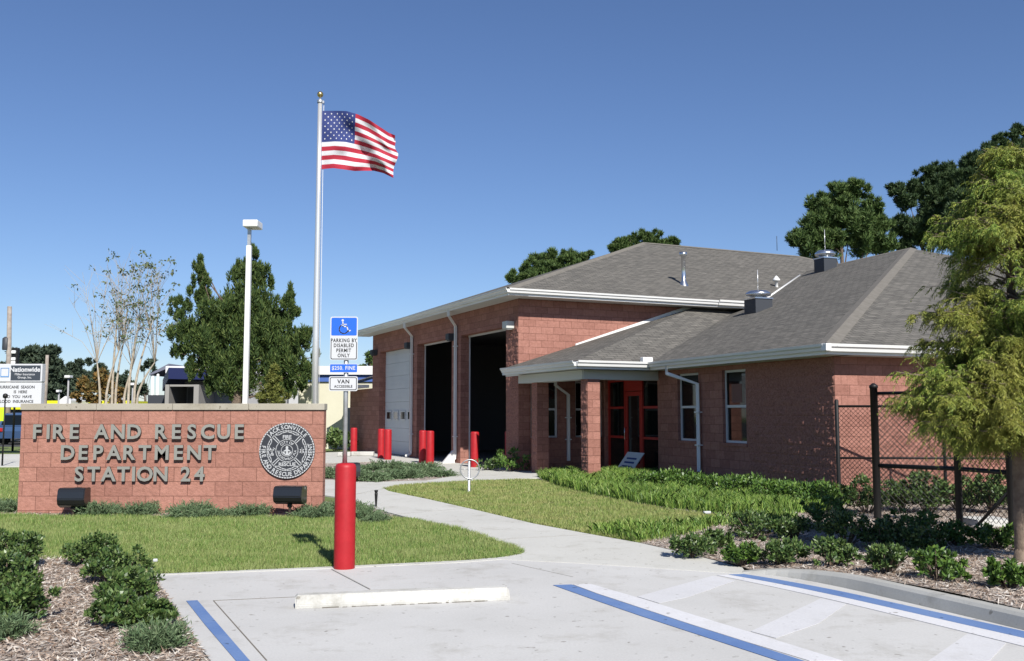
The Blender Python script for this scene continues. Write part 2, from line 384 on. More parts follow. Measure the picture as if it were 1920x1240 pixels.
# ------------------------------------------------------------------ text
def text_geo(txt, size=1., ext=.0, off=0., space=1., narrow=1.):
    cu = bpy.data.curves.new('t', 'FONT'); cu.body = txt; cu.size = size; cu.extrude = ext; cu.offset = off; cu.space_character = space
    cu.align_x = 'CENTER'; cu.align_y = 'CENTER'; cu.resolution_u = 3
    o = bpy.data.objects.new('t', cu); C.objects.link(o); bpy.context.view_layer.update()
    me = o.to_mesh(); V = [Vector((v.co.x*narrow, v.co.y, v.co.z)) for v in me.vertices]; Fc = [list(p.vertices) for p in me.polygons]
    nz = [p.normal.z for p in me.polygons]
    o.to_mesh_clear(); bpy.data.objects.remove(o); bpy.data.curves.remove(cu)
    return V, Fc, nz
def put_text(mb, txt, O, u, v, nrm, size, ext=.001, off=0., mi=0, side=None, space=1., narrow=1., center_cap=True):
    """text centred at O, reading along u, up v, facing nrm"""
    V, Fc, nz = text_geo(txt, size, ext, off, space, narrow)
    if not V: return
    if center_cap:
        cx = (max(p.x for p in V)+min(p.x for p in V))/2; cy = (max(p.y for p in V)+min(p.y for p in V))/2
    else: cx = cy = 0
    O = Vector(O); P = [O+u*(p.x-cx)+v*(p.y-cy)+nrm*(p.z+ext) for p in V]
    i = len(mb.v); mb.v += [tuple(p) for p in P]
    for f, z in zip(Fc, nz):
        mb.f.append([i+k for k in f]); mb.m.append(mi if (side is None or abs(z) > .5) else side); mb.sm.append(False)

UP = Vector((0, 0, 1))
# ================================================================== GROUND
ground = MB(); ground.box((0, 150, -.1), (900, 900, .2)); struct(ground.build('ground', M_FIELD))
def gp(L, z=0.): return [G(x, y, z) for x, y in L]
# parking slab
K_BOT = gp([(1392, 1080), (1460, 1083), (1570, 1103), (1700, 1134), (1830, 1165), (1920, 1187)])
Kdir = (K_BOT[-1]-K_BOT[-2]).normalized()
K_BOT.append(K_BOT[-1]+Kdir*6); K_BOT.append(K_BOT[-1]+Vector((3., -9., 0)))
def chaikin_open(P, it=2):
    for _ in range(it):
        P = [P[0]]+[q_ for a_, b_ in zip(P[:-1], P[1:]) for q_ in (a_*.75+b_*.25, a_*.25+b_*.75)]+[P[-1]]
    return P
_k = chaikin_open([Vector((p.x, p.y, h_)) for p, h_ in zip(K_BOT, [.03, .08]+[.135]*(len(K_BOT)-2))])
KH = [p.z for p in _k]; K_BOT = [Vector((p.x, p.y, 0)) for p in _k]
park = gp([(285, 1083), (640, 1069), (870, 1058), (940, 1052)])+gp([(1100, 1060)])+K_BOT+[Vector((16, -14, 0)), Vector((-1.5, -14, 0)), G(620, 1500)+Vector((0, 0, 0)), G(391, 1240)]
b = MB(); b.prism(park, -.1, .02); struct(b.build('parking_pavement', M_PARK))
walk = gp([(285, 1081.5), (640, 1066), (870, 1055), (940, 1049), (972, 1043), (976, 1038), (960, 1028), (905, 1008), (840, 990), (760, 972), (700, 956), (640, 936), (560, 924), (430, 915), (430, 899),
            (560, 899), (700, 906), (800, 903), (843, 896), (838, 886), (790, 873), (700, 867), (560, 872), (200, 876), (-300, 877), (-500, 853), (0, 853), (600, 850), (690, 847), (771, 857), (853, 867), (972, 884), (1030, 886), (1060, 884), (1240, 884), (1170, 899), (1010, 898), (960, 900), (870, 904),
            (770, 909), (735, 914), (720, 918), (728, 923), (760, 930), (800, 938), (900, 961), (1000, 985), (1100, 1004), (1200, 1022), (1300, 1045), (1392, 1069), (1400, 1081), (1100, 1061), (940, 1053), (870, 1058.5), (640, 1069.5), (285, 1083.5)])
b = MB(); b.prism(walk, -.1, .026); struct(b.build('path', M_WALK))
# joints in the concrete
def strip(mb, a, c, w, z, h=.003):
    d = (c-a).normalized(); n = Vector((-d.y, d.x, 0))
    mb.obox(Vector((a.x, a.y, z)), d, n, 0, (c-a).length, -w/2, w/2, 0, h)
b = MB()
strip(b, G(400, 1131), G(556, 1124), .010, .02); strip(b, G(400, 1131), G(500, 1245), .009, .02)
struct(b.build('pavement_joint', M_JOINT))
b = MB()
for p, q, zz in [((556, 1124), (700, 1111), .02), ((700, 1111), (950, 1103), .02), ((622, 1072), (694, 1110), .0245), ((921, 1016), (1110, 1006), .0265), ((700, 955), (930, 1030), .0), ((960, 1060), (1075, 1086), .02), ((735, 968), (880, 956), .0265), ((640, 935), (722, 918), .0265)]:
    if zz: strip(b, G(*p), G(*q), .012, zz)
struct(b.build('pavement_joint', M_JOINT2))
# painted markings
def marking(name, poly, m, z=.0235, rot=None):
    q = MB(); q.prism(gp(poly), z-.002, z+.0015); o = q.build(name, m); struct(o); return o
marking('painted_line', [(349, 1132), (370, 1131), (406, 1173), (470, 1248), (444, 1248), (383, 1176)], M_BLUEP)
marking('painted_line', [(1037, 1102), (1072, 1101), (1120, 1119), (1300, 1179), (1400, 1211), (1510, 1247), (1463, 1247), (1330, 1203), (1200, 1160), (1120, 1132)], M_BLUEP)
marking('painted_line', [(1075, 1101), (1108, 1100), (1200, 1127), (1330, 1168), (1450, 1205), (1580, 1246), (1518, 1246), (1400, 1210), (1300, 1178), (1120, 1118)], M_WHITEP)
def off_line(P, d):
    Q = []
    for i, p in enumerate(P):
        t = (P[min(i+1, len(P)-1)]-P[max(i-1, 0)]).normalized(); Q.append(p+Vector((-t.y, t.x, 0))*d)
    return Q
def px_band(A_, B_, m, z=.0235):
    A_ = chaikin_open(gp(A_)); B_ = chaikin_open(gp(B_)); q = MB(); q.prism(A_+B_[::-1], z-.002, z+.0015); struct(q.build('painted_line', m))
ln_u = [(1395, 1081), (1460, 1091.5), (1570, 1112), (1700, 1141), (1830, 1170), (1930, 1192)]; ln_m = [(1366, 1082), (1450, 1097), (1570, 1122), (1700, 1152), (1830, 1182), (1930, 1205)]; ln_l = [(1344, 1083), (1445, 1104), (1570, 1132), (1700, 1164), (1830, 1196), (1930, 1221)]
px_band(ln_u, ln_m, M_BLUEP); px_band([(x_, y_+.4) for x_, y_ in ln_m], ln_l, M_WHITEP)
marking('painted_line', [(1338, 1084), (1378, 1094), (1290, 1125), (1236, 1136.5), (1195, 1124)], M_WHITEP2, .0234)
marking('painted_line', [(1540, 1127), (1587, 1138), (1535, 1175), (1455, 1203), (1408, 1190), (1455, 1168)], M_WHITEP2, .0234)
marking('painted_line', [(1815, 1194), (1887, 1212), (1855, 1247), (1740, 1247)], M_WHITEP2, .0234)
# kerb
KT = .15
kb = MB()
nK = len(K_BOT)
def off_line(P, d):
    Q = []
    for i, p in enumerate(P):
        t = (P[min(i+1, len(P)-1)]-P[max(i-1, 0)]).normalized(); Q.append(p+Vector((-t.y, t.x, 0))*d)
    return Q
hts = KH
K_FACE = off_line(K_BOT, .03); K_TOP2 = off_line(K_BOT, .16)
for i in range(nK-1):
    a, c = K_BOT[i], K_BOT[i+1]; a2, c2 = K_FACE[i], K_FACE[i+1]; a3, c3 = K_TOP2[i], K_TOP2[i+1]; h0, h1 = hts[i], hts[i+1]
    V = [(a.x, a.y, 0), (c.x, c.y, 0), (a2.x, a2.y, h0-.025), (c2.x, c2.y, h1-.025), (a2.x*.8+a3.x*.2, a2.y*.8+a3.y*.2, h0), (c2.x*.8+c3.x*.2, c2.y*.8+c3.y*.2, h1), (a3.x, a3.y, h0), (c3.x, c3.y, h1), (a3.x, a3.y, -.05), (c3.x, c3.y, -.05)]
    kb.add(V, [(0, 1, 3, 2), (2, 3, 5, 4), (4, 5, 7, 6), (6, 7, 9, 8)])
ko = kb.build('kerb', M_KERB); struct(ko)
for i_, p in enumerate(ko.data.polygons): p.use_smooth = False

# lawns
LAWN_L = smooth_poly(gp([(-700, 1062), (-200, 1062), (60, 1052), (130, 1050), (290, 1081), (640, 1066), (870, 1055), (940, 1049), (972, 1043), (976, 1038), (960, 1028), (905, 1008), (840, 990), (760, 974), (640, 971), (380, 972), (36, 969), (-60, 964), (-700, 960)]), 1)
LAWN_LL = gp([(-700, 962), (45, 962), (50, 880), (-600, 880)])
LAWN_R = smooth_poly(gp([(720, 918), (735, 914), (770, 909), (870, 904), (960, 900), (1010, 901), (1050, 914), (1120, 932), (1250, 957), (1345, 966), (1360, 980), (1290, 1000), (1215, 1020), (1200, 1020), (1100, 1002), (1000, 984), (900, 960), (800, 937), (760, 929), (728, 923)]), 1)
def soil(name, poly, m, z):
    q = MB(); q.prism(poly, -.05, z); return struct(q.build(name, m))
soil('lawn_ground', [p for p in LAWN_L], M_SOIL, .012); soil('lawn_ground', LAWN_R, M_SOIL, .012)
zg = lambda x, y: np.full_like(x, .012)
x, y = sample_poly(LAWN_L, 5200, falloff=10.5); struct(blades('lawn_grass', x, y, zg, .062, .0085, M_BLADE), 'stuff')
x, y = sample_poly(LAWN_R, 3000, falloff=13.); struct(blades('lawn_grass', x, y, zg, .055, .0085, M_BLADE2), 'stuff')
x, y = sample_poly(LAWN_LL, 700); struct(blades('lawn_grass', x, y, zg, .07, .013, M_BLADE), 'stuff')

def fringe(pts, n, m):
    xs, ys = [], []
    for _ in range(n):
        i = random.randrange(len(pts)-1); p = pts[i].lerp(pts[i+1], random.random()); k_ = random.randint(2, 9)
        for _k in range(k_): xs.append(p.x+random.gauss(0, .02)); ys.append(p.y+random.gauss(.012, .02))
    xs = np.array(xs); ys = np.array(ys); struct(blades('edge_grass', xs, ys, lambda a, b: np.full_like(a, .02), .05, .008, m, lean=1.1), 'stuff')
fringe(gp([(285, 1081), (460, 1074), (640, 1066), (760, 1060), (870, 1055), (940, 1049), (972, 1043), (976, 1038), (960, 1028), (905, 1008), (840, 990), (760, 974)]), 420, M_BLADE)
fringe(gp([(720, 918), (760, 929), (800, 937), (900, 960), (1000, 984), (1100, 1002), (1200, 1020)]), 260, M_BLADE2)
# mulch beds
BED_L = gp([(-700, 1056), (60, 1048), (130, 1046), (288, 1081), (391, 1244), (620, 1500), (100, 1600), (-1200, 1500)])
soil('mulch_bed', BED_L, M_MULCH, .015)
SIGNBED = gp([(-60, 948), (640, 943), (700, 953), (745, 972), (640, 970), (380, 971), (36, 969), (-60, 967)])
soil('mulch_bed', SIGNBED, M_MULCH, .014)
JUNBED = gp([(430, 899), (560, 899), (700, 906), (800, 903), (843, 896), (838, 886), (790, 873), (700, 867), (560, 872), (430, 873)])
soil('mulch_bed', JUNBED, M_MULCH, .014)
# right bed: rises behind the kerb
BED_R = gp([(1200, 1021), (1300, 1044), (1392, 1068), (1412, 1078)])+K_TOP2[1:-1]+[Vector((14, 5, 0)), Vector((14, 21, 0)), G(1560, 905), G(1240, 887), G(1030, 896), G(1010, 899), G(1120, 932), G(1250, 957), G(1345, 966), G(1360, 982), G(1290, 1002)]
kpts = np.array([(p.x, p.y) for p in K_TOP2[:-1]])
def bed_h(x, y):
    x = np.asarray(x, float); y = np.asarray(y, float); best = np.full(x.shape, 1e9); hh = np.zeros(x.shape)
    for i in range(len(kpts)-1):
        a = kpts[i]; d = kpts[i+1]-a; t = np.clip(((x-a[0])*d[0]+(y-a[1])*d[1])/(d@d), 0, 1)
        q = np.hypot(x-a[0]-t*d[0], y-a[1]-t*d[1]); hs = hts[i]*(1-t)+hts[i+1]*t
        u = q < best; best = np.where(u, q, best); hh = np.where(u, hs, hh)
    return .014+(hh-.014)*np.exp(-(best/3.0)**2)*.97+.02*np.sin(x*2.1)*np.sin(y*1.7)*np.exp(-best)*(hh > .1)
def bed_sheet():
    bm = bmesh.new(); P = [bm.verts.new((p.x, p.y, 0)) for p in BED_R]; bm.faces.new(P)
    for ax, lo, hi in ((0, 0, 15), (1, 4, 28)):
        for k in np.arange(lo, hi, .35):
            no = (1, 0, 0) if ax == 0 else (0, 1, 0); co = (k, 0, 0) if ax == 0 else (0, k, 0)
            bmesh.ops.bisect_plane(bm, geom=bm.verts[:]+bm.edges[:]+bm.faces[:], plane_co=co, plane_no=no)
    for v in bm.verts: v.co.z = float(bed_h(np.array([v.co.x]), np.array([v.co.y]))[0])
    bmesh.ops.recalc_face_normals(bm, faces=bm.faces[:])
    if sum(f.normal.z for f in bm.faces) < 0: bmesh.ops.reverse_faces(bm, faces=bm.faces[:])
    me = bpy.data.meshes.new('mulch_bed'); bm.to_mesh(me); bm.free(); me.materials.append(M_MULCH)
    for p in me.polygons: p.use_smooth = True
    o = bpy.data.objects.new('mulch_bed', me); C.objects.link(o); struct(o)
bed_sheet()
def hz(p): return float(bed_h(np.array([p[0]]), np.array([p[1]]))[0])
def chips(name, poly, dens, zf, falloff=9., size=(.03, .11)):
    x, y = sample_poly(poly, dens, falloff=falloff); n = len(x)
    c = np.stack([x, y, zf(x, y)+rng.uniform(.001, .022, n)], 1)
    d = rand_unit(n); d[:, 2] *= .28
    V, Fq = leaf_verts(c, d, rng.uniform(*size, n), rng.uniform(.006, .02, n))
    # keep chips lying down: flatten the sideways direction
    Vr = V.reshape(n, 4, 3); cz = c[:, None, 2]; Vr[:, :, 2] = cz+(Vr[:, :, 2]-cz)*np.array([1, .35, 1, .35])
    struct(fast_mesh(name, Vr.reshape(-1, 3), Fq, M_CHIP), 'stuff')
chips('mulch_chips', BED_L, 2600, lambda x, y: np.full_like(x, .016)); chips('mulch_chips', BED_R, 1700, bed_h, 10.)
chips('mulch_chips', SIGNBED, 600, lambda x, y: np.full_like(x, .016), 15.); chips('mulch_chips', JUNBED, 200, lambda x, y: np.full_like(x, .016), 25.)
# liriope and fringe grass in the right bed
LILY = gp([(1006, 896), (1060, 890), (1240, 893), (1400, 905), (1560, 918), (1600, 945), (1545, 962), (1400, 969), (1345, 966), (1250, 957), (1120, 932), (1050, 915)])
FR = gp([(1100, 1000), (1160, 990), (1290, 985), (1360, 975), (1480, 965), (1500, 980), (1345, 990), (1300, 1004), (1240, 1018), (1190, 1019), (1130, 1007)])
x, y = sample_poly(LILY, 1300); struct(blades('strap_leaf_ground_cover', x, y, bed_h, .23, .0065, M_LILY, lean=.5, curl=True), 'stuff')
x, y = sample_poly(FR, 800); struct(blades('strap_leaf_ground_cover', x, y, lambda a, b: bed_h(a, b), .14, .008, M_LILY, lean=.6, curl=True), 'stuff')

# road at left, far
rd = MB(); rd.prism(gp([(-1500, 838), (620, 838), (620, 800), (-2500, 800)]), -.05, .012); struct(rd.build('road', M_ASPH))

# ================================================================== FIRE STATION
G0 = Vector((.19, 28.3, 0)); TH = math.atan(830/1800); TL = math.atan(660/1800)
aH = Vector((-math.sin(TH), math.cos(TH), 0)); bH = Vector((math.cos(TH), math.sin(TH), 0))
aL = Vector((-math.sin(TL), math.cos(TL), 0)); bL = Vector((math.cos(TL), math.sin(TL), 0))
K0 = Vector((6.33, 18.85, 0)); E0 = K0-bL*.5-aL*.42
st = thing('fire_station', 'red block fire station with grey shingle hip roofs and three garage bays', 'building', G0)
def wallgrid(mb, O, u, n_in, L, z0, z1, th, openings, mi=0):
    """wall along u from O; outward face at O, thickness th along n_in; openings (s0,s1,za,zb)"""
    O = Vector(O)
    us = sorted({0, L, *[o[0] for o in openings], *[o[1] for o in openings]}); zs = sorted({z0, z1, *[o[2] for o in openings], *[o[3] for o in openings]})
    us = [q for q in us if 0 <= q <= L]; zs = [q for q in zs if z0 <= q <= z1]
    solid = lambda i, j: not any(o[0] <= (us[i]+us[i+1])/2 <= o[1] and o[2] <= (zs[j]+zs[j+1])/2 <= o[3] for o in openings)
    P = lambda s, d, z: O+u*s+n_in*d+UP*z
    flip = u.cross(UP).dot(n_in) > 0
    def q(*p): mb.face(p[::-1] if flip else p, mi)
    for i in range(len(us)-1):
        for j in range(len(zs)-1):
            if not solid(i, j): continue
            s0, s1, a, c = us[i], us[i+1], zs[j], zs[j+1]
            q(P(s0, 0, a), P(s1, 0, a), P(s1, 0, c), P(s0, 0, c)); q(P(s1, th, a), P(s0, th, a), P(s0, th, c), P(s1, th, c))
            if i == 0 or not solid(i-1, j): q(P(s0, th, a), P(s0, 0, a), P(s0, 0, c), P(s0, th, c))
            if i == len(us)-2 or not solid(i+1, j): q(P(s1, 0, a), P(s1, th, a), P(s1, th, c), P(s1, 0, c))
            if j == 0 or not solid(i, j-1): q(P(s0, th, a), P(s1, th, a), P(s1, 0, a), P(s0, 0, a))
            if j == len(zs)-2 or not solid(i, j+1): q(P(s0, 0, c), P(s1, 0, c), P(s1, th, c), P(s0, th, c))
HW = 5.14
bays = [(.88, 4.60), (5.44, 9.09), (9.95, 13.95)]
w1 = MB(); wallgrid(w1, G0, aH, bH, 15., 0, HW, .33, [(s0, s1, 0., 4.33) for s0, s1 in bays]); w1.build('wall', M_BLOCK, st)
wn = [(.40, 1.31), (1.90, 2.85)]
w2 = MB(); wallgrid(w2, G0+bH*.332, bH, aH, 26.5, 0, HW, .3, [(s0-.332, s1-.332, .97, 2.66) for s0, s1 in wn]); w2.build('wall', M_BLOCK, st)
# low annex behind the garage and its back wall
w3 = MB(); wallgrid(w3, G0+aH*15.002, aH, bH, 3.6, 0, 2.8, .3, []); w3.build('wall', M_BLOCK, st)
# low wing
LS = 2.88
lw = [(3.05, 4.02), (5.08, 6.10)]
store = (7.15, 10.35, 0, 2.72)
w4 = MB(); wallgrid(w4, K0, aL, bL, 10.45, 0, LS, .3, [(s0, s1, 1.0, 2.69) for s0, s1 in lw]+[store]); w4.build('wall', M_BLOCK, st)
w5 = MB(); wallgrid(w5, K0+bL*.302, bL, aL, 24., 0, LS, .3, []); w5.build('wall', M_BLOCK, st)
from mathutils import noise as MN
def rough_panel(O, u, n_out, L, z0, z1, step=.03, amp=.022, bw=.406, bh=.203):
    O = Vector(O); nx = int(L/step); nz_ = int((z1-z0)/step); V = []; Fq = []
    uv = Vector((-n_out.y, n_out.x, 0)); sg = 1
    for i in range(nx+1):
        for j in range(nz_+1):
            p = O+u*(L*i/nx)+UP*(z0+(z1-z0)*j/nz_); c = p.dot(uv); row = math.floor(p.z/bh); cc = c+(bw/2 if row % 2 else 0)
            dj_ = min(abs(p.z/bh-round(p.z/bh))*bh, abs(cc/bw-round(cc/bw))*bw); blk = Vector((math.floor(cc/bw)*3.1, row*1.7, 2.))
            h = .004+amp*min(1, dj_/.03)*(.5+.75*MN.fractal(p*8., .7, 2., 4)+.35*MN.noise(blk)) if 0 < i < nx and 0 < j < nz_ else .003
            V.append(p+n_out*max(h, .003))
    for i in range(nx):
        for j in range(nz_):
            a_ = i*(nz_+1)+j; f_ = [a_, a_+nz_+1, a_+nz_+2, a_+1]; Fq.append(f_)
    q = MB(); fl = u.cross(UP).dot(n_out) < 0
    q.add(V, [f[::-1] for f in Fq] if fl else Fq); q.build('split_block_face', M_BLOCK, st)
rough_panel(K0+aL*.0, aL, -bL, 2.98, .0, LS-.08)
rough_panel(G0+aH*.0, aH, -bH, .87, .0, 4.3)
# interior shell of the garage
q = MB(); q.obox(G0, bH, aH, 9.0, 9.1, .35, 14.9, 0, HW); q.obox(G0, bH, aH, .35, 9.0, .35, 14.9, HW-.3, HW-.2); q.obox(G0, bH, aH, .35, 9.0, 14.8, 14.9, 0, HW-.3); q.obox(G0, bH, aH, .35, 9.0, .32, .34, 0, HW-.3)
q.build('interior_wall', M_IN, st)
q = MB(); q.obox(G0, bH, aH, .06, 9.0, .35, 14.8, .0, .03); q.build('garage_floor', mat('garage_floor', (.20, .20, .195), .5), st)
q = MB(); q.obox(K0, aL, bL, 0.3, 12, 2.3, 2.4, 0, LS); q.build('interior_wall', M_IN, st)

# --- roofs
ZE = 5.29
def Hp(s, t, z): return G0+bH*s+aH*t+UP*z
pe = .62; s1h = 27.4; t1h = 15.6
A, B, Cc, D = Hp(-pe, -pe, ZE), Hp(s1h, -pe, ZE), Hp(s1h, t1h, ZE), Hp(-pe, t1h, ZE)
tm = (t1h-pe)/2
A1, B1 = Hp(-pe+9.8, tm, 8.68), Hp(-pe+9.8+8.1, tm, 8.68)
rf = MB(); rf.face([A, B, B1, A1]); rf.face([D, A, A1]); rf.face([Cc, D, A1, B1]); rf.face([B, Cc, B1])
main_roof = rf.build('roof', M_SHINGLE, st)
def ridge(mb, p, q, w=.15, h=.03):
    p = Vector(p); q = Vector(q); d = (q-p).normalized(); s = d.cross(UP).normalized(); k = s.cross(d).normalized()
    L = (q-p).length
    mb.add([p+s*w-k*h*1.5, p+k*h, p-s*w-k*h*1.5, q+s*w-k*h*1.5, q+k*h, q-s*w-k*h*1.5], [(0, 3, 4, 1), (1, 4, 5, 2)])
rg = MB(); ridge(rg, A, A1); ridge(rg, A1, B1); ridge(rg, B, B1); rg.build('ridge_cap', M_RIDGE, st)
def eave(O, d, out, L, z, over, ov0=0., ov1=0., soff=True):
    """white fascia + soffit board under an eave line starting at O (outer edge)"""
    q = MB(); q.obox(O, d, out, 0, L, -.03, 0, z-.2, z-.015); q.build('fascia', M_WHITE, st)
    if soff: q = MB(); q.obox(O, d, out, ov0, L-ov1, -over, -.03, z-.2, z-.18); q.build('soffit', M_SOFFIT, st)
def gutter(O, d, out, L, z, k=1.):
    pr = [(0.002, -.13), (.07, -.13), (.085, -.075), (.115, -.05), (.125, 0), (.112, 0), (.10, -.035), (.02, -.04), (.002, -.04)]
    q = MB(); O = Vector(O); O.z = 0
    P0 = [O+out*(a*k)+UP*(z+c*k) for a, c in pr]; P1 = [p+d*L for p in P0]; n = len(pr)
    fl = d.cross(out).z > 0
    fs = [[i, (i+1) % n, n+(i+1) % n, n+i] for i in range(n)]
    fs = fs if fl else [f[::-1] for f in fs]
    q.add(P0+P1, fs+[list(range(n)) if not fl else list(range(n))[::-1], [n+i for i in range(n)][::-1] if not fl else [n+i for i in range(n)]])
    q.build('gutter', M_WHITE, st)
flat = lambda p: Vector((p.x, p.y, 0))
eave(flat(A), aH, -bH, t1h+pe, ZE, pe+.03, soff=True); eave(flat(A)+bH*.032, bH, -aH, s1h+pe, ZE, pe+.03, ov0=.6)
gutter(flat(A)-aH*.12, aH, -bH, t1h+pe, ZE); gutter(flat(A), bH, -aH, 7.35, ZE)
gutter(flat(A)+bH*7.36-aH*.01, bH, -aH, 7.0, ZE+.02, 1.25)
# low roofs
W1 = Hp(-.5, -.05, 3.0); PC = Vector((1.62, 24.0, 3.0)); J = Vector((3.57, 24.9, 3.0)); E = Vector((E0.x, E0.y, 3.0))
Q1 = Hp(6.3, 0, 5.12)
def plane3(a, b_, c): n = (b_-a).cross(c-a).normalized(); return n, n.dot(a)
def meet(p, q, r):
    m = Matrix((p[0], q[0], r[0])); return m.inverted() @ Vector((p[1], q[1], r[1]))
L1 = plane3(W1, PC, Q1)
JE = (J-E); JE.z = 0; JE.normalize(); bJ = Vector((JE.y, -JE.x, 0))
if bJ.x < 0: bJ = -bJ
qa, pa = 12.8, 11.5
A2 = Vector((E.x, E.y, 0))+aL*pa+bL*qa; A2.z = 7.50
L2 = plane3(J, E, A2)
T = plane3(PC, J, Q1)
E2 = E+bL*(2*qa)
RR = plane3(E2, A2, A2+JE*10)
V1 = meet(T, L2, RR)
back = 26.
V1b = A2+JE*back
# L2 polygon reaches back under the high roof; T and L1 patches over the portico
tl = (Q1-PC); Tend = PC+tl*2.4; L1end = W1+(Q1-W1)*2.4
n2 = T[0].cross(L2[0]); n2 = n2 if n2.z > 0 else -n2; n2.normalize(); Jend = J+n2*(Tend-PC).length*.95
print('roof', proj(V1), proj(A2), proj(Jend), Jend, Tend)
lr = MB(); lr.face([J, E, A2, V1b, J+JE*0+n2*14.]); lr.face([E, E2, A2]); lr.face([E2, E2+JE*36, V1b, A2])
lr.face([PC, J, Jend, Tend]); lr.face([W1, PC, Q1])
low_roof = lr.build('roof', M_SHINGLE, st)
for o_ in (main_roof, low_roof):
    bm = bmesh.new(); bm.from_mesh(o_.data)
    for f in bm.faces:
        if f.normal.z < 0: f.normal_flip()
    bm.to_mesh(o_.data); bm.free()
    me = o_.data; l = me.uv_layers['UVMap']
    for p in me.polygons:
        n = p.normal; u = Vector((-n.y, n.x, 0)).normalized(); w = n.cross(u)
        for li in p.loop_indices:
            c = me.vertices[me.loops[li].vertex_index].co; l.data[li].uv = (c.dot(u), c.dot(w))
rg = MB(); ridge(rg, E, A2, .2); ridge(rg, A2, V1b); rg.build('ridge_cap', M_RIDGE, st)
# valley metal line on low roof where it meets the main roof
HF = plane3(A, B, A1)
X3 = meet(HF, L2, T); X4 = meet(HF, L1, T); X5 = meet(HF, L2, (Vector((0, 0, 1)), ZE)); print('TRIPLE', X3, proj(X3), X4, proj(X4), proj(X5), proj(meet(HF, L2, (Vector((0, 0, 1)), 7.1))))
nv = HF[0].cross(L2[0]); nv = nv if nv.z > 0 else -nv; nv.normalize()
# point at main eave height on L2
EP = plane3(A, B, A+UP); vs = meet(EP, L2, (Vector((0, 0, 1)), ZE)); ve = meet(HF, L2, (Vector((0, 0, 1)), 7.1))
q = MB(); q.tube([vs+UP*.03, ve+UP*.03], .035, 6); q.build('valley_flashing', M_WHITE, st)
# white flashing board on the front wall above the low roof
L1line = lambda s: Hp(s, -.012, 0)+UP*((L1[1]-L1[0].dot(Hp(s, -.012, 0)))/L1[0].z)
q = MB()
pa_, pb_ = L1line(1.9), L1line(6.3)
q.add([pa_+UP*.0, pb_+UP*-.05, pb_+UP*.12, pa_+UP*.05, pa_-aH*.03, pb_-aH*.03-UP*.05, pb_-aH*.03+UP*.12, pa_-aH*.03+UP*.05],
      [(0, 3, 2, 1), (4, 5, 6, 7), (0, 1, 5, 4), (3, 7, 6, 2), (0, 4, 7, 3), (1, 2, 6, 5)]); q.build('wall_flashing', M_WHITE, st)
# low eaves: main, right, portico left, portico front
LZ = 3.0
eave(flat(J)-JE*0, -JE, -bJ, (J-E).length, LZ, .62); gutter(flat(E)-JE*.02, JE, -bJ, (J-E).length-.0, LZ)
eave(flat(E)+bL*.035, bL, -aL, 24, LZ, .5, ov0=.45); gutter(flat(E), bL, -aL, 24, LZ, 1.1); q = MB(); q.obox(flat(E)-bL*.115-aL*.0, bL, -aL, 0, .125, -.02, .135, LZ-.14, LZ+.004, bev=.012); q.build('gutter_corner', M_WHITE, st)
eave(flat(PC), -(PC-W1).normalized(), -bH, (PC-W1).length+.1, LZ, .0, soff=False); gutter(flat(PC), -(PC-W1).normalized(), -bH, (PC-W1).length, LZ)
dj = (J-PC).normalized(); nj = Vector((dj.y, -dj.x, 0))
eave(flat(PC)+dj*.035, dj, nj, (J-PC).length-.04, LZ, .0, soff=False); gutter(flat(PC)-dj*.02, dj, nj, (J-PC).length+.06, LZ+.01, 1.1)
q = MB(); q.obox(flat(J)-dj*.28, dj, nj, 0, .3, -.02, .14, LZ+.0, LZ+.13, bev=.02); q.build('gutter_end_box', M_WHITE, st)
# portico ceiling and beam
q = MB(); P4 = [flat(W1)+bH*.05, flat(PC)+dj*.05-nj*.04, flat(J)+dj*.3, K0+aL*10.4+bL*.0, Hp(3., -.01, 0)]
q.prism(P4, 2.80, 2.815); q.build('porch_ceiling', M_SOFFIT, st)
q = MB(); q.obox(flat(PC), (flat(W1)-flat(PC)).normalized(), bH, .45, 4.3, .40, .80, 2.56, 2.80); q.obox(flat(PC)+nj*-.42, dj, -nj, .42, 3.0, 0, .36, 2.56, 2.80); q.build('porch_beam', M_SOFFIT, st)
# short stepped drip end at the porch corner
q = MB(); q.obox(flat(W1)-bH*.06, (flat(PC)-flat(W1)).normalized(), bH, .0, .9, .12, .2, 2.76, 2.83); q.build('gutter_end_box', M_WHITE, st)
# columns
def column(px, Y, w=.36):
    c = at(px, 890, Y); c.z = 0; rough_panel(c, aH, -bH, w, 0, 2.5)
    q = MB(); q.obox(c, bH, aH, 0, w, 0, w, 0, 2.56); q.build('porch_column', M_BLOCK, st)
column(1103, 24.55); column(1007.5, 27.15)
# downspouts
def downspout(P, n_out, along, ztop, over, elbow, w=.045, foot=True):
    """P wall foot point; along = direction toward gutter outlet"""
    q = MB(); O = Vector(P)
    pts = [O+n_out*(over)+along*elbow+UP*(ztop), O+n_out*over+along*elbow+UP*(ztop-.22), O+n_out*.07+UP*(ztop-.5), O+n_out*.07+UP*.28, O+n_out*.07+UP*.18, O+n_out*.28+UP*.08]
    q.tube(pts[:3]+[pts[3]], w*1.3, 4, smooth=False, sq=True)
    if foot: q.tube(pts[3:], w*1.3, 4, smooth=False, sq=True)
    for zz in (.9, ztop-1.2):
        q.obox(O, along, n_out, -.08, .08, .0, .135, zz, zz+.03)
    q.build('downspout', M_WHITE, st)
downspout(G0+aH*4.92, -bH, -aH, ZE-.12, .62, .75); downspout(G0+aH*9.55, -bH, -aH, ZE-.12, .62, .75)
downspout(K0+aL*5.0, -bL, -aL, LZ-.1, .5, -.75, foot=False)
downspout(Hp(1.62, 0, 0), -aH, -bH, 2.75, .2, .5, foot=False)
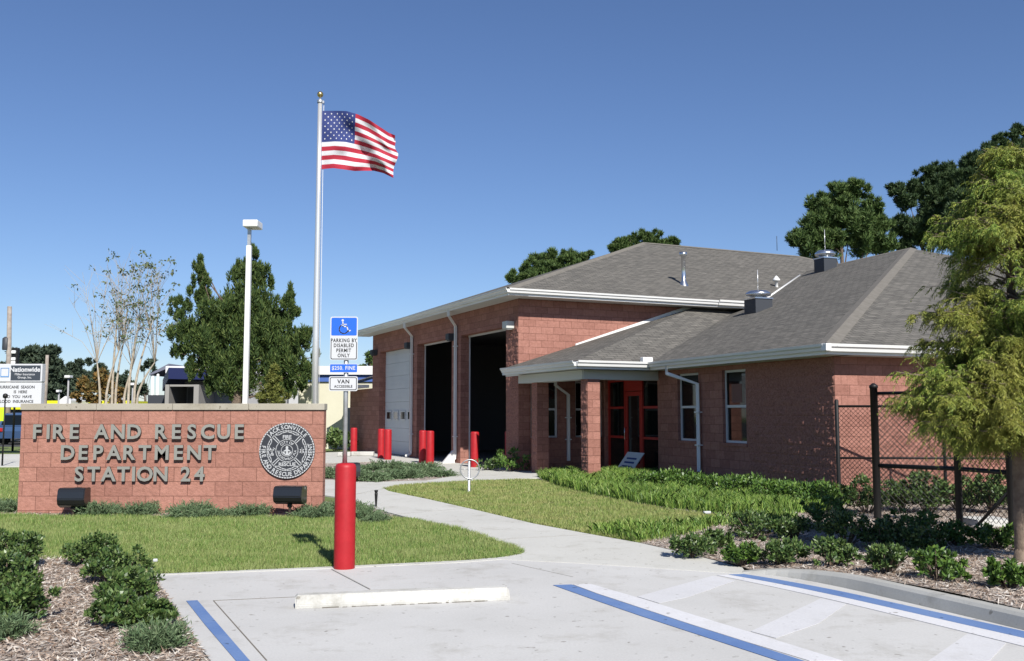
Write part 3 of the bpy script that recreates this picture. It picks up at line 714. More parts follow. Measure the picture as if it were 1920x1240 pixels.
q = MB(); q.add([G0+aH*4.85-bH*.1, G0+aH*4.99-bH*.1, G0+aH*5.0-bH*.55, G0+aH*4.85-bH*.55, G0+aH*4.87-bH*.1+UP*.45, G0+aH*4.97-bH*.1+UP*.45, G0+aH*4.97-bH*.16+UP*.45, G0+aH*4.87-bH*.16+UP*.45],
    [(0, 3, 7, 4), (1, 5, 6, 2), (2, 6, 7, 3), (4, 7, 6, 5), (0, 4, 5, 1)]); q.build('splash_guard', M_WHITE, st)
# garage doors
def garage_tracks(s0, s1):
    q = MB()
    q.obox(G0, aH, bH, s1-.06, s1-.01, .30, .33, 0.03, 4.33); q.obox(G0, aH, bH, s0, s1, .28, .33, 4.27, 4.33); q.build('door_frame', M_WFRAME, st)
for s0, s1 in bays[:2]: garage_tracks(s0, s1)
s0, s1 = bays[2]
q = MB()
for k in range(8):
    z0 = .04+k*.535; q.obox(G0, aH, bH, s0, s1, .27+.006*(k % 2), .33, z0, z0+.527)
    for m_ in range(2): q.obox(G0, aH, bH, s0, s1, .262+.006*(k % 2), .3, z0+.17+m_*.18, z0+.185+m_*.18)
gd = q.build('garage_door', M_DOORW, st)
gd['_org'] = tuple(G0)
for k in range(4):
    u0 = s0+.30+k*.92
    q = MB(); q.obox(G0, aH, bH, u0, u0+.62, .235, .262, 1.42, 1.82, bev=.01); f_ = q.build('door_window', M_WFRAME, gd)
    q = MB(); q.obox(G0, aH, bH, u0+.06, u0+.56, .228, .236, 1.48, 1.76); g_ = q.build('pane', M_GLASS, gd)
# wall lights on the piers, near each bay head
for s in (.45, 5.25, 9.75, 14.4):
    q = MB(); q.obox(G0+aH*s, aH, -bH, -.16, .16, 0, .26, 4.22, 4.44, bev=.02); q.obox(G0+aH*s, aH, -bH, -.12, .12, .04, .22, 4.19, 4.22); q.build('wall_light', M_DARKG if s > 5 else M_SOFFIT, st)
# block return edge: pier near the corner keeps its rough face (material)
def window(O, u, n_out, s0, s1, z0, z1, hidden=False):
    th = .10; root_ = st; fr = MB(); w = .055
    fr.obox(O, u, n_out, s0, s1, -th-.04, -th+.02, z0, z0+w); fr.obox(O, u, n_out, s0, s1, -th-.04, -th+.02, z1-w, z1)
    fr.obox(O, u, n_out, s0, s0+w, -th-.04, -th+.02, z0+w, z1-w); fr.obox(O, u, n_out, s1-w, s1, -th-.04, -th+.02, z0+w, z1-w)
    zm = (z0+z1)/2-.03; fr.obox(O, u, n_out, s0+w, s1-w, -th-.035, -th+.03, zm, zm+.06)
    f = fr.build('window', M_WFRAME, root_); f['_org'] = tuple(G0)
    g = MB(); g.obox(O, u, n_out, s0+w, s1-w, -th-.03, -th-.015, z0+w, zm); g.obox(O, u, n_out, s0+w, s1-w, -th-.012, -th+.003, zm+.06, z1-w); g.build('pane', M_GLASS, f)
    si = MB(); si.obox(O, u, n_out, s0-.03, s1+.03, 0.0, .03, z0-.07, z0-.002); si.obox(O, u, n_out, s0+.002, s1-.002, -.09, 0, z0-.02, z0+.003); si.build('sill', M_BLOCK, f)
    return f
for s0, s1 in wn: window(G0, bH, -aH, s0, s1, .97, 2.66)
for i, (s0, s1) in enumerate(lw):
    f = window(K0, aL, -bL, s0, s1, 1.0, 2.69)
    if i == 0:
        q = MB(); q.obox(K0, aL, -bL, s0+.30, s0+.72, -.096, -.094, 1.93, 2.36); q.build('paper_notice', mat('faded_paper', (.20, .10, .085), .7), f)
# storefront: red frame, door and two sidelights
s0, s1 = store[0], store[1]
q = MB(); d_ = -.12
cols = [s0, s0+1.08, s0+2.12, s1]
for c in cols:
    w = .07
    a_ = min(max(c-w/2, s0), s1-w); q.obox(K0, aL, -bL, a_, a_+w, d_-.06, d_+.03, 0.03, 2.72)
for a_, c_ in ((cols[0], cols[1]), (cols[2], cols[3])):
    for z in (.03, .98, 1.82, 2.60): q.obox(K0, aL, -bL, a_+.07, c_-.07, d_-.055, d_+.028, z, z+(.12 if z < .1 else .065))
q.obox(K0, aL, -bL, cols[1]+.035, cols[2]-.035, d_-.055, d_+.028, 2.32, 2.72)
sf = q.build('shopfront_frame', M_REDD, st); sf['_org'] = tuple(G0)
q = MB()
q.obox(K0, aL, -bL, cols[0]+.03, cols[1]-.03, d_-.03, d_-.015, .1, 2.65); q.obox(K0, aL, -bL, cols[2]+.03, cols[3]-.03, d_-.03, d_-.015, .1, 2.65); q.build('pane', M_GLASS, sf)
dq = MB(); a_, c_ = cols[1]+.045, cols[2]-.045
dq.obox(K0, aL, -bL, a_, a_+.11, d_-.05, d_+.02, .05, 2.30); dq.obox(K0, aL, -bL, c_-.11, c_, d_-.05, d_+.02, .05, 2.30)
dq.obox(K0, aL, -bL, a_+.11, c_-.11, d_-.05, d_+.02, .05, .30); dq.obox(K0, aL, -bL, a_+.11, c_-.11, d_-.05, d_+.02, 2.18, 2.30)
dr = dq.build('entrance_door', M_REDD, st); dr['_org'] = tuple(G0)
q = MB(); q.obox(K0, aL, -bL, a_+.10, c_-.10, d_-.02, d_-.008, .28, 2.2); q.build('pane', M_GLASS, dr)
q = MB(); hp = K0+aL*(c_-.06)+bL*(.12-.02)
q.tube([hp+UP*.95, hp-bL*.07+UP*.97, hp-bL*.07+UP*1.27, hp+UP*1.29], .013, 8); q.build('handle', M_CHROME, dr)
# gas pipe stub & conduits at wall foot
for t_ in (2.4, 1.0):
    pass
# --- roof fittings
def on_plane(pl, p): return Vector((p.x, p.y, (pl[1]-pl[0].dot(Vector((p.x, p.y, 0))))/pl[0].z))
def hit(pl, px, py):
    d = ray(px, py); o = Vector((0, 0, CAM_H)); t = (pl[1]-pl[0].dot(o))/pl[0].dot(d); return o+d*t
# tall flue pipe on main roof
p = hit(HF, 1282, 534)
k_ = p.y/F
q = MB(); q.lathe(p-UP*.1, [(.19, .0), (.10, .2), (.075, .24), (.075, .1+62*k_-.15), (.13, .1+62*k_-.13), (.13, .1+62*k_)], 16); q.build('flue_pipe', M_CHROME, st)
def vent(px, py, s=1.):
    p = hit(L2, px, py); q = MB(); w = .30*s
    h = 38*p.y/F
    q.obox(p, aL, bL, -w, w, -w, w, -.25, h*.55); q.build('vent_curb', M_DARKG, st)
    q = MB(); q.obox(p, aL, bL, -w*1.08, w*1.08, -w*1.08, w*1.08, h*.55, h*.62); q.lathe(p, [(w*.75, h*.62), (w*.8, h*.72), (w*1.25, h*.74), (w*1.3, h*.80), (w*1.25, h*.88), (w*.9, h*.98), (w*.2, h*1.0)], 28); q.build('roof_fan', M_CHROME, st)
    q = MB(); q.tube([p+UP*h, p+UP*(h+40*p.y/F)], .012, 5); q.build('lightning_rod', M_ALU, st)
vent(1422, 583); vent(1548, 507, .98)
p = hit(HF, 1456, 538); kk = p.y/F
q = MB(); q.lathe(p-UP*.05, [(.06, 0), (.06, .05+11*kk), (.14, .05+11*kk), (.13, .05+14*kk), (.02, .05+21*kk)], 12); q.build('roof_vent', M_WHITE, st)
q = MB(); p = hit(plane3(A1, B1, A1+UP), 1457, 466); q.tube([p-UP*.1, p+UP*.55], .014, 5); q.build('lightning_rod', M_DARKG, st)
# annex roof
q = MB(); a0, b0 = Hp(-.62, 15.62, 2.98), Hp(-.62, 18.6, 2.98); q.face([a0, b0, Hp(4, 18.6, 4.4), Hp(4, 15.62, 4.4)][::-1]); q.face([a0, b0, Hp(4, 18.6, 4.4), Hp(4, 15.62, 4.4)]) if False else None
q.build('roof', M_SHINGLE, st)
q = MB(); q.obox(flat(a0), aH, -bH, 0, 2.98, -.66, .10, 2.84, 2.97); q.build('gutter', M_WHITE, st)

# ================================================================== MONUMENT SIGN
SY = 16.2
s_l = at(37, 860, SY); s_r = at(606, 860, SY); zt = at(300, 769, SY).z; zc = at(300, 757, SY).z
sw = thing('monument_sign', 'red block monument wall lettered FIRE AND RESCUE DEPARTMENT STATION 24', 'sign', ((s_l.x+s_r.x)/2, SY, 0))
ux = Vector((1, 0, 0)); ny = Vector((0, -1, 0)); O = Vector((0, SY, 0))
q = MB(); q.obox(O, ux, ny, s_l.x, s_r.x, -.20, 0, -.05, zt)
q.build('wall', M_SIGNBLOCK, sw)
# shift courses so a joint lies right under the coping
for l in sw.children[0].data.uv_layers['UVMap'].data: l.uv = (l.uv[0]+.13, l.uv[1]-zt+.239*10)
q = MB(); n_ = 4; wc = (s_r.x-s_l.x+.03)/n_
for i in range(n_):
    q.obox(O, ux, ny, s_l.x-.015+i*wc+.003, s_l.x-.015+(i+1)*wc-.003, -.23, .03, zt, zc, bev=.006)
q.build('coping', M_COPING, sw)
def sgn(px, py, d=0.): p = at(px, py, SY-d); return p
pxm = SY/F
def letters(txt, x0, x1, yc, hpx, widths=None):
    """place each glyph at its own px centre"""
    cs = [c for c in txt]; 
    # advance table (relative)
    adv = {'I': .42, ' ': .72, 'M': 1.22, 'A': 1.05, 'O': 1.12, 'N': 1.05, 'C': 1.05, 'D': 1.05, 'U': 1.02, 'T': 1.0, '2': .95, '4': .95}
    a = [adv.get(c, .98) for c in cs]; tot = sum(a); x = x0; sc = (x1-x0)/tot
    for c, w in zip(cs, a):
        if c != ' ':
            q = MB(); p = sgn(x+w*sc/2, yc); h = hpx*pxm
            put_text(q, c, Vector((p.x, SY-.032, p.z)), ux, UP, ny, h/.73, ext=.016, off=.0085, mi=0, side=1, narrow=1.02)
            q.tube([Vector((p.x, SY-.034, p.z-h*.2)), Vector((p.x, SY+.01, p.z-h*.2))], .004, 5, 1)
            q.build('letter', [M_LETTER, M_LETTERS], sw)
        x += w*sc
letters('FIRE AND RESCUE', 59, 465, 809.5, 27); letters('DEPARTMENT', 115, 410, 848.5, 27); letters('STATION 24', 138, 389, 888.5, 27)
# seal
sc_ = sgn(539, 845); SR = 51.5*pxm
sealc = Vector((sc_.x, SY-.02, sc_.z))
q = MB(); seg = 64
def disc(mb, c, r, y0, y1, mi=0):
    V = [c+Vector((r*math.cos(2*math.pi*k/seg), y0-SY+.02, r*math.sin(2*math.pi*k/seg))) for k in range(seg)]+[c+Vector((r*math.cos(2*math.pi*k/seg), y1-SY+.02, r*math.sin(2*math.pi*k/seg))) for k in range(seg)]
    mb.add(V, [list(range(seg)), [seg+k for k in range(seg)][::-1]]+[[k, seg+k, seg+(k+1) % seg, (k+1) % seg] for k in range(seg)], mi)
disc(q, sealc, SR, SY-.035, SY+.01)
seal = q.build('seal', M_SEALB, sw); seal['_org'] = tuple(sw['_org'])
yf = SY-.036
def S(x, z): return Vector((sealc.x+x*SR, yf, sealc.z+z*SR))
def ribbon(mb, pts, w, closed=False):
    P = pts+[pts[0]] if closed else pts
    for a_, c_ in zip(P[:-1], P[1:]):
        d = (c_-a_).normalized(); n = d.cross(Vector((0, 1, 0))).normalized(); h = w*SR/2
        mb.gbox(a_, d, n, Vector((0, -1, 0)), -h*.5, (c_-a_).length+h*.5, -h, h, -.001, .005)
ring = lambda r, n=48: [S(r*math.cos(2*math.pi*k/n), r*math.sin(2*math.pi*k/n)) for k in range(n)]
q = MB(); ribbon(q, ring(.975, 64), .04, True); ribbon(q, ring(.715), .028, True); ribbon(q, ring(.40), .03, True); ribbon(q, ring(.205, 32), .025, True)
arm = [(-.28, .33), (-.46, .52), (-.44, .56), (-.30, .56), (-.18, .63), (0, .68), (.18, .63), (.30, .56), (.44, .56), (.46, .52), (.28, .33)]
for k in range(4):
    c4, s4 = math.cos(k*math.pi/2), math.sin(k*math.pi/2)
    ribbon(q, [S(x_*c4-z_*s4, x_*s4+z_*c4) for x_, z_ in arm], .026)
q.build('seal_ring', M_SEALW, seal)
q = MB()
def arc_text(txt, r, a0, a1, size, bottom=False, off=.0):
    adv = {'I': .5, ' ': .55, 'J': .8, 'L': .85, 'M': 1.2}; w = [adv.get(c, 1.) for c in txt]; tot = sum(w); acc = 0
    for c, ww in zip(txt, w):
        f_ = (acc+ww/2)/tot; acc += ww; an = R(a0+(a1-a0)*f_)
        if c == ' ': continue
        p = S(r*math.cos(an), r*math.sin(an)); rad = Vector((math.cos(an), 0, math.sin(an)))
        up_ = -rad if bottom else rad; rt = Vector((up_.z, 0, -up_.x))
        put_text(q, c, p, rt, up_, ny, size*SR/.73, ext=.003, off=off, narrow=.95)
arc_text('JACKSONVILLE', .845, 146, 35, .15, off=.002); arc_text('FIRE AND RESCUE DEPARTMENT', .845, 167, 378, .15, True, off=.002)
arc_text('CITY OF', .30, 140, 40, .10, off=.001); arc_text('JACKSONVILLE FLA', .30, 178, 362, .085, True, off=.001)
put_text(q, 'FIRE', S(0, .49), ux, UP, ny, .13*SR/.73, ext=.003, off=.002); put_text(q, 'RESCUE', S(.02, -.49), ux, UP, ny, .13*SR/.73, ext=.003, off=.002)
q.build('seal_lettering', M_SEALW, seal)
q = MB()
def blob(pts): q.gbox  # unused
def flatpoly(mb, pts, t=.004):
    P = [S(*p_) for p_ in pts]; n = len(P); V = P+[p_+Vector((0, -t, 0)) for p_ in P]
    mb.add(V, [list(range(n)), [n+k for k in range(n)][::-1]]+[[k, n+k, n+(k+1) % n, (k+1) % n] for k in range(n)])
flatpoly(q, [(-.03, .16), (.03, .16), (.05, .10), (.03, .05), (.12, .0), (.12, -.03), (.03, -.02), (.05, -.09), (.10, -.17), (-.08, -.17), (-.03, -.08), (-.03, -.02), (-.11, -.04), (-.12, -.01), (-.03, .05), (-.05, .10)])
for sgn_ in (-1, 1): flatpoly(q, [(sgn_*.06, -.08), (sgn_*.15, -.03), (sgn_*.17, -.06), (sgn_*.09, -.15)])
# left emblem: crossed tools; right emblem: six-armed star with staff
for (x0, z0, x1, z1) in [(-.60, .09, -.48, -.16), (-.48, .10, -.58, -.18), (-.63, -.0, -.47, .02), (-.62, .05, -.58, -.02), (-.50, .08, -.44, .06), (-.60, -.14, -.48, -.17)]:
    ribbon(q, [S(x0, z0), S(x1, z1)], .03)
for k in range(3):
    an = R(30+60*k); ribbon(q, [S(.54+.075*math.cos(an), .0+.075*math.sin(an)), S(.54-.075*math.cos(an), -.0-.075*math.sin(an))], .032)
ribbon(q, [S(.54, -.1), S(.54, .1)], .02); ribbon(q, [S(.46, -.07), S(.62, -.07)], .02)
q.build('seal_emblem', M_SEALW, seal)

# ================================================================== FLOODLIGHTS, PATH LIGHT
def flood(px, py, Y, w, h, label, rz=0., dep=.26, up=.12, group='floodlights in front of the sign'):
    p = at(px, py, Y); p.z = 0; t = thing('floodlight', label, 'floodlight', p, group)
    q = MB(); q.lathe(p, [(.05, 0), (.05, .03), (.022, .04), (.022, up)], 12); q.box(p+UP*(up+.01), (.07, .07, .06), bev=.01); q.build('bracket', M_BRONZE, t)
    c = p+UP*(up+.03); q = MB(); cr, sr = math.cos(rz), math.sin(rz); u = Vector((cr, sr, 0)); n = Vector((-sr, cr, 0))
    prof = [(-.5, .12), (-.42, .0), (.05, 0.), (.42, .15), (.5, .45), (.42, .88), (.30, 1.), (-.5, 1.)]   # depth, height
    P0 = [c+u*(-w/2)+n*(-a_*dep)+UP*(b_*h) for a_, b_ in prof]; P1 = [p_+u*w for p_ in P0]; m = len(prof)
    bm = bmesh.new(); A_ = [bm.verts.new(v) for v in P0]; B_ = [bm.verts.new(v) for v in P1]
    bm.faces.new(A_); bm.faces.new(B_[::-1])
    for i in range(m): bm.faces.new([A_[i], B_[i], B_[(i+1) % m], A_[(i+1) % m]])
    bmesh.ops.recalc_face_normals(bm, faces=bm.faces[:]); bmesh.ops.bevel(bm, geom=bm.edges[:], offset=.012, segments=2, affect='EDGES')
    q.add([v.co.copy() for v in bm.verts], [[v.index for v in f.verts] for f in (bm.verts.index_update() or bm.faces)]); bm.free()
    q.build('housing', M_BLACK, t)
    q = MB(); q.gbox(c, u, n, UP, -w*.44, w*.44, dep*.5, dep*.5+.006, .12*h, .93*h); q.build('lens', M_GLASS, t)
    return t
flood(137, 965, 15.75, .44, .32, 'black floodlight in front of the left end of the lettered wall', .0, .26, .12)
flood(543, 968, 15.6, .47, .29, 'black floodlight below the round seal on a short stem', -.12, .30, .19)
flood(657, 898, 23.5, .42, .36, 'black floodlight behind the red bollard, beside the juniper bed', .35, .36, .1, group=None)
p = G(705, 953); t = thing('path_light', 'slim black tapered path light at the edge of the walk', 'path light', p)
q = MB(); q.lathe(p, [(.014, -.02), (.016, .05), (.028, .24), (.028, .265), (.02, .27)], 14); q.build('spike', M_BLACKM, t)
q = MB(); q.lathe(p, [(.024, .27), (.024, .285), (.033, .288), (.033, .315), (.012, .32)], 14); q.build('cap', M_BLACKM, t)
p2 = G(688, 954); q = MB(); q.lathe(p2, [(.02, 0), (.02, .05), (.012, .055)], 10); tag(q.build('electrical_stub', M_BLACKM), 'small black stub in the grass beside the path light', 'stub')

# ================================================================== BOLLARDS
def bollard_mb(h, r):
    q = MB(); q.lathe(Vector((0, 0, 0)), [(r, 0), (r, h-.05), (r*.97, h-.035), (r*.90, h-.018), (r*.75, h-.006), (r*.4, h)], 36); return q
bp_ = at(645.5, 1063, 10.42); bp_.z = 0
ps = thing('parking_sign', 'disabled parking sign post rising from a tall red bollard', 'sign', bp_)
q = bollard_mb(1.135, .112); q.v = [tuple(Vector(v)+bp_) for v in q.v]; q.build('bollard', M_RED, ps)
bt = at(645, 700, 10.42); px0 = bp_.x-.012
q = MB(); q.tube([Vector((px0, 10.42, 1.1)), Vector((px0-.0, 10.42, at(645, 603, 10.42).z))], .026, 12); q.build('post', M_GALV, ps)
PY = 10.385
def sp(px, py): return at(px, py, PY)
def rrect(x0, x1, z0, z1, r, n=5):
    P = []
    for cx, cz, a0 in ((x1-r, z1-r, 0), (x0+r, z1-r, 90), (x0+r, z0+r, 180), (x1-r, z0+r, 270)):
        for k in range(n+1): a_ = R(a0+90*k/n); P.append((cx+r*math.cos(a_), cz+r*math.sin(a_)))
    return P
def plate(mb, x0, x1, z0, z1, r, y, t=.003, mi=0):
    P = rrect(x0, x1, z0, z1, r); n = len(P); V = [(a_, y, c_) for a_, c_ in P]+[(a_, y-t, c_) for a_, c_ in P]
    mb.add(V, [list(range(n)), [n+k for k in range(n)][::-1]]+[[k, n+k, n+(k+1) % n, (k+1) % n] for k in range(n)], mi)
def psign(x0, x1, y0, y1): a_ = sp(x0, y1); c_ = sp(x1, y0); return a_.x, c_.x, a_.z, c_.z
lbl = MB()
x0, x1, z0, z1 = psign(618.5, 671.5, 594, 675.5)
q = MB(); plate(q, x0, x1, z0, z1, .022, PY); s1_ = q.build('sign_plate', M_SIGNW, ps); s1_['_org'] = ps['_org']
q = MB(); plate(q, x0+.008, x1-.008, z0+.008, z1-.27, .016, PY-.003, .001, 0); q.build('border', M_SIGNK, s1_)
q = MB(); plate(q, x0+.016, x1-.016, z0+.016, z1-.20, .012, PY-.004, .001, 0); q.build('panel', M_SIGNW, s1_)
zb = sp(645, 629.5).z
q = MB(); plate(q, x0+.012, x1-.012, zb, z1-.012, .014, PY-.005, .001, 0); q.build('panel', M_SIGNBL, s1_)
q = MB(); yy = PY-.006
def strokes(mb, pts, w, y=yy):
    for a_, c_ in zip(pts[:-1], pts[1:]):
        a_ = Vector((a_[0], y, a_[1])); c_ = Vector((c_[0], y, c_[1])); d = (c_-a_).normalized(); n = d.cross(Vector((0, 1, 0)))
        mb.gbox(a_, d, n, Vector((0, -1, 0)), -w/2, (c_-a_).length+w/2, -w/2, w/2, 0, .002)
cx = (x0+x1)/2; cz = (zb+z1-.012)/2; k = (z1-zb)/2*.80
ic = lambda a_, b_: (cx+a_*k-.004, cz+b_*k)
strokes(q, [ic(-.12, .56), ic(-.07, .02), ic(.42, .02), ic(.62, -.62), ic(.85, -.52)], .0125); strokes(q, [ic(-.10, .30), ic(.34, .30)], .010)
strokes(q, [ic(.02+.60*math.cos(R(t_)), -.32+.58*math.sin(R(t_))) for t_ in range(115, 350, 12)], .011)
hc = ic(-.14, .82); plate(q, hc[0]-.013, hc[0]+.013, hc[1]-.013, hc[1]+.013, .0129, yy, .002)
q.build('wheelchair_symbol', M_SIGNW, s1_)
q = MB()
for i, tx in enumerate(('PARKING BY', 'DISABLED', 'PERMIT', 'ONLY')):
    p = sp(645, 638.5+i*9.4); put_text(q, tx, Vector((cx, PY-.0052, p.z)), ux, UP, ny, 7.0*PY/F/.73, ext=.0006, off=.0013, narrow=.80, space=1.16)
q.build('lettering', M_SIGNK, s1_)
x0, x1, z0, z1 = psign(618, 670.5, 682.5, 699)
q = MB(); plate(q, x0, x1, z0, z1, .008, PY); s2_ = q.build('sign_plate', M_SIGNW, ps); s2_['_org'] = ps['_org']
q = MB(); plate(q, x0+.005, x1-.005, z0+.005, z1-.005, .006, PY-.003, .001); q.build('panel', M_SIGNBL, s2_)
q = MB(); put_text(q, '$250. FINE', Vector(((x0+x1)/2, PY-.0042, (z0+z1)/2)), ux, UP, ny, 7.2*PY/F/.73, ext=.0006, off=.0012, narrow=.9, space=1.1); q.build('lettering', M_SIGNW, s2_)
x0, x1, z0, z1 = psign(616.5, 671, 706, 733.5)
q = MB(); plate(q, x0, x1, z0, z1, .022, PY); s3_ = q.build('sign_plate', M_SIGNW, ps); s3_['_org'] = ps['_org']
q = MB(); plate(q, x0+.010, x1-.010, z0+.010, z1-.010, .018, PY-.003, .001); q.build('border', M_SIGNK, s3_)
q = MB(); plate(q, x0+.018, x1-.018, z0+.018, z1-.018, .012, PY-.004, .001); q.build('panel', M_SIGNW, s3_)
q = MB(); put_text(q, 'VAN', Vector(((x0+x1)/2, PY-.0052, sp(0, 715.6).z)), ux, UP, ny, 7.5*PY/F/.73, ext=.0006, off=.0016, space=1.15)
put_text(q, 'ACCESSIBLE', Vector(((x0+x1)/2, PY-.0052, sp(0, 724.8).z)), ux, UP, ny, 5.*PY/F/.73, ext=.0006, off=.0010, narrow=.85, space=1.12); q.build('lettering', M_SIGNK, s3_)

proto = None
for i, (px, py, lab) in enumerate([(663, 853, 'red bollard standing alone at the far end of the garage'), (714.5, 859, 'shaded red bollard at the near jamb behind its twin by the white garage door'),
        (727, 862, 'sunlit front red bollard of the pair beside the white garage door'), (792.5, 868, 'rear red bollard of the pair before the middle bay, half in shadow'),
        (806, 870.5, 'front red bollard of the pair before the middle bay'), (890, 876, 'red bollard behind the bicycle ring, beside the near dark bay')]):
    c = G(px, py, .026)
    if proto is None:
        q = bollard_mb(1.10, .135); proto = q.build('bollard', M_RED); proto.location = c; tag(proto, lab, 'bollard', 'red bollards in front of the garage'); o = proto
    else:
        o = proto.copy(); C.objects.link(o); o.location = c; o['label'] = lab
for s_, t_, lab in ((1.2, 1.75, 'dim red bollard inside the near dark bay, left one'), (1.3, 1.15, 'dim red bollard inside the near dark bay, right one')):
    o = proto.copy(); C.objects.link(o); o.location = G0+aH*(t_+1.1)+bH*(s_-.2)+UP*.03; o['label'] = lab; o['group'] = 'bollards inside the near bay'

# ================================================================== WHEEL STOP
a_, c_ = G(553, 1147), G(956, 1130); d = (c_-a_).normalized(); n = Vector((-d.y, d.x, 0)); Lw = (c_-a_).length
q = MB(); bm = bmesh.new(); pr = [(0, 0), (.0, .03), (.035, .105), (.145, .105), (.18, .03), (.18, 0)]
steps = [0, .02, Lw/2, Lw-.02, Lw]; rows = []
for i, s in enumerate(steps):
    kf = .82 if i in (0, 4) else 1.
    rows.append([bm.verts.new(a_+d*s+n*(.09+(x_-.09)*(kf if z_ > .05 else 1))+UP*(.021+z_*kf)) for x_, z_ in pr])
for r0, r1 in zip(rows[:-1], rows[1:]):
    for k in range(len(pr)-1): bm.faces.new([r0[k], r1[k], r1[k+1], r0[k+1]])
bm.faces.new(rows[0][::-1]); bm.faces.new(rows[-1]); bmesh.ops.recalc_face_normals(bm, faces=bm.faces[:])
bmesh.ops.bevel(bm, geom=[e for e in bm.edges if e.calc_length() > .3], offset=.006, segments=2, affect='EDGES'); bm.verts.index_update()
q.add([v.co.copy() for v in bm.verts], [[v.index for v in f.verts] for f in bm.faces]); bm.free()
tag(q.build('wheel_stop', M_STOP), 'long white concrete wheel stop across the parking bay', 'wheel stop')
q = MB()
for i in range(26):
    s = random.uniform(.05, Lw-.3); ln = random.uniform(.02, .12); q.obox(a_+d*s, d, n, 0, ln, -random.uniform(.004, .014), .0, .0205, random.uniform(.023, .028))
struct(q.build('leaf_litter', M_JOINT), 'stuff')

# ================================================================== FLAGPOLE + FLAG + LAMP
FY = 20.
fb = at(590, 760, FY); fb.z = 0; ft = at(597.3, 190, FY)
fp = thing('flagpole', 'tall white flagpole with gold ball behind the lettered wall', 'flagpole', fb)
q = MB(); px_ = fb.x; q.tube([Vector((px_, FY, 0)), Vector((px_, FY, ft.z*.4)), Vector((px_, FY, ft.z*.75)), Vector((px_, FY, ft.z))], [.074, .068, .054, .046], 20); q.build('pole', M_ALU, fp)
q = MB(); q.lathe(Vector((px_, FY, ft.z)), [(.06, -.04), (.065, .0), (.06, .02), (.02, .03), (.015, .1)], 16); q.box((px_+.05, FY, ft.z-.02), (.08, .04, .05)); q.build('truck', M_GALV, fp)
rb = 6*FY/F; q = MB(); q.lathe(Vector((px_, FY, ft.z+.08+rb)), [(max(rb*math.sin(a__), .001), -rb*math.cos(a__)) for a__ in np.linspace(.05, math.pi-.02, 14)], 20); q.build('finial', M_GOLD, fp)
q = MB(); hx = px_+.10; q.tube([Vector((px_+.075, FY+.03, ft.z-.03)), Vector((hx-.01, FY+.02, 3.5)), Vector((px_+.085, FY-.03, 1.3))], .006, 5); q.build('halyard', M_WFRAME, fp)
# flag surface: u along fly, v down hoist (0 top..1 bottom); px outline from the photo
def lerp(a_, b_, t_): return a_+(b_-a_)*t_
TOP = [(604, 208), (630, 208), (650, 208.5), (672, 215), (693, 225), (713, 238), (730, 249), (743, 254)]
BOT = [(603, 317.5), (625, 315.5), (645, 318), (665, 321), (680, 320.5), (700, 320.5), (718, 325), (736, 334)]
def poly_at(P, u):
    x_ = u*(len(P)-1); i = min(int(x_), len(P)-2); return (lerp(P[i][0], P[i+1][0], x_-i), lerp(P[i][1], P[i+1][1], x_-i))
def flag_pt(u, v):
    t_ = poly_at(TOP, u); b_ = poly_at(BOT, u); x_ = lerp(t_[0], b_[0], v); y_ = lerp(t_[1], b_[1], v)
    x_ += u*u*(6*math.sin(v*3.1)*.7-5*math.sin(v*9+1)*.5) - (4*u*u if v > .15 and v < .4 else 0)*math.sin((v-.15)/.25*math.pi)
    y_ += -3.2*math.sin(math.pi*v)*math.sin(u*5.+.4)*u
    dp = .15*u**.6*math.sin(u*8.0-v*4.4+.5)+.075*u**.7*math.sin(u*15-v*11+1)+.035*math.sin(v*15+u*9)*min(1, u*4)*(.3+v)
    return at(x_+(px_-fb.x), y_, FY+dp)
NU, NV = 78, 52
fl_t = thing('flag', 'American flag with stars and stripes blowing from the flagpole', 'flag', flag_pt(0, 0))
V = [flag_pt(i/NU, j/NV) for i in range(NU+1) for j in range(NV+1)]
q = MB(); fs = []
q.v = [tuple(v) for v in V]
for i in range(NU):
    for j in range(NV):
        u_, v_ = (i+.5)/NU, (j+.5)/NV; st_ = int(v_*13); mi = 0 if st_ % 2 == 0 else 1
        if u_ < .395 and v_ < 7/13: mi = 2
        a0 = i*(NV+1)+j; q.f.append([a0, a0+1, a0+NV+2, a0+NV+1]); q.m.append(mi); q.sm.append(True)
for r_ in range(9):
    nst = 6 if r_ % 2 == 0 else 5
    for c__ in range(nst):
        u_ = .395*((c__*2+1 if r_ % 2 == 0 else c__*2+2)/12); v_ = (7/13)*((r_+1)/10)
        for sd in (-1, 1):
            P = []
            for k in range(10):
                rr_ = (.0165 if k % 2 == 0 else .0075); an = math.pi/2+k*math.pi/5
                p_ = flag_pt(max(0, u_+rr_*.62*math.cos(an)), v_-rr_*math.sin(an)*1.1); P.append(p_+Vector((0, sd*.006, 0)))
            q.face(P if sd < 0 else P[::-1], 1)
q.build('cloth', [M_RED_F, M_WHT_F, M_BLU_F], fl_t, uv=False)

# parking-lot lamp on square pole
LY = 30.; lb = at(460, 760, LY); lb.z = 0
lp = thing('lot_lamp', 'white square lamp pole with a box lamp head, left of the flagpole', 'street lamp', lb)
zt_ = at(463, 461, LY).z; q = MB(); q.obox(lb, ux, ny, -.075, .075, -.075, .075, 0, zt_, bev=.01); q.build('pole', M_WHITE, lp)
zh = at(463, 428, LY).z; q = MB(); q.obox(lb, ux, ny, -.05, .05, -.05, .05, zt_, zh); q.build('arm', M_GALV, lp)
q = MB(); w_ = 14*LY/F; q.obox(lb+ux*.09, ux, ny, -w_, w_, -.35, .3, zh, zh+13*LY/F, bev=.03); q.build('lamp_head', M_WHITE, lp)

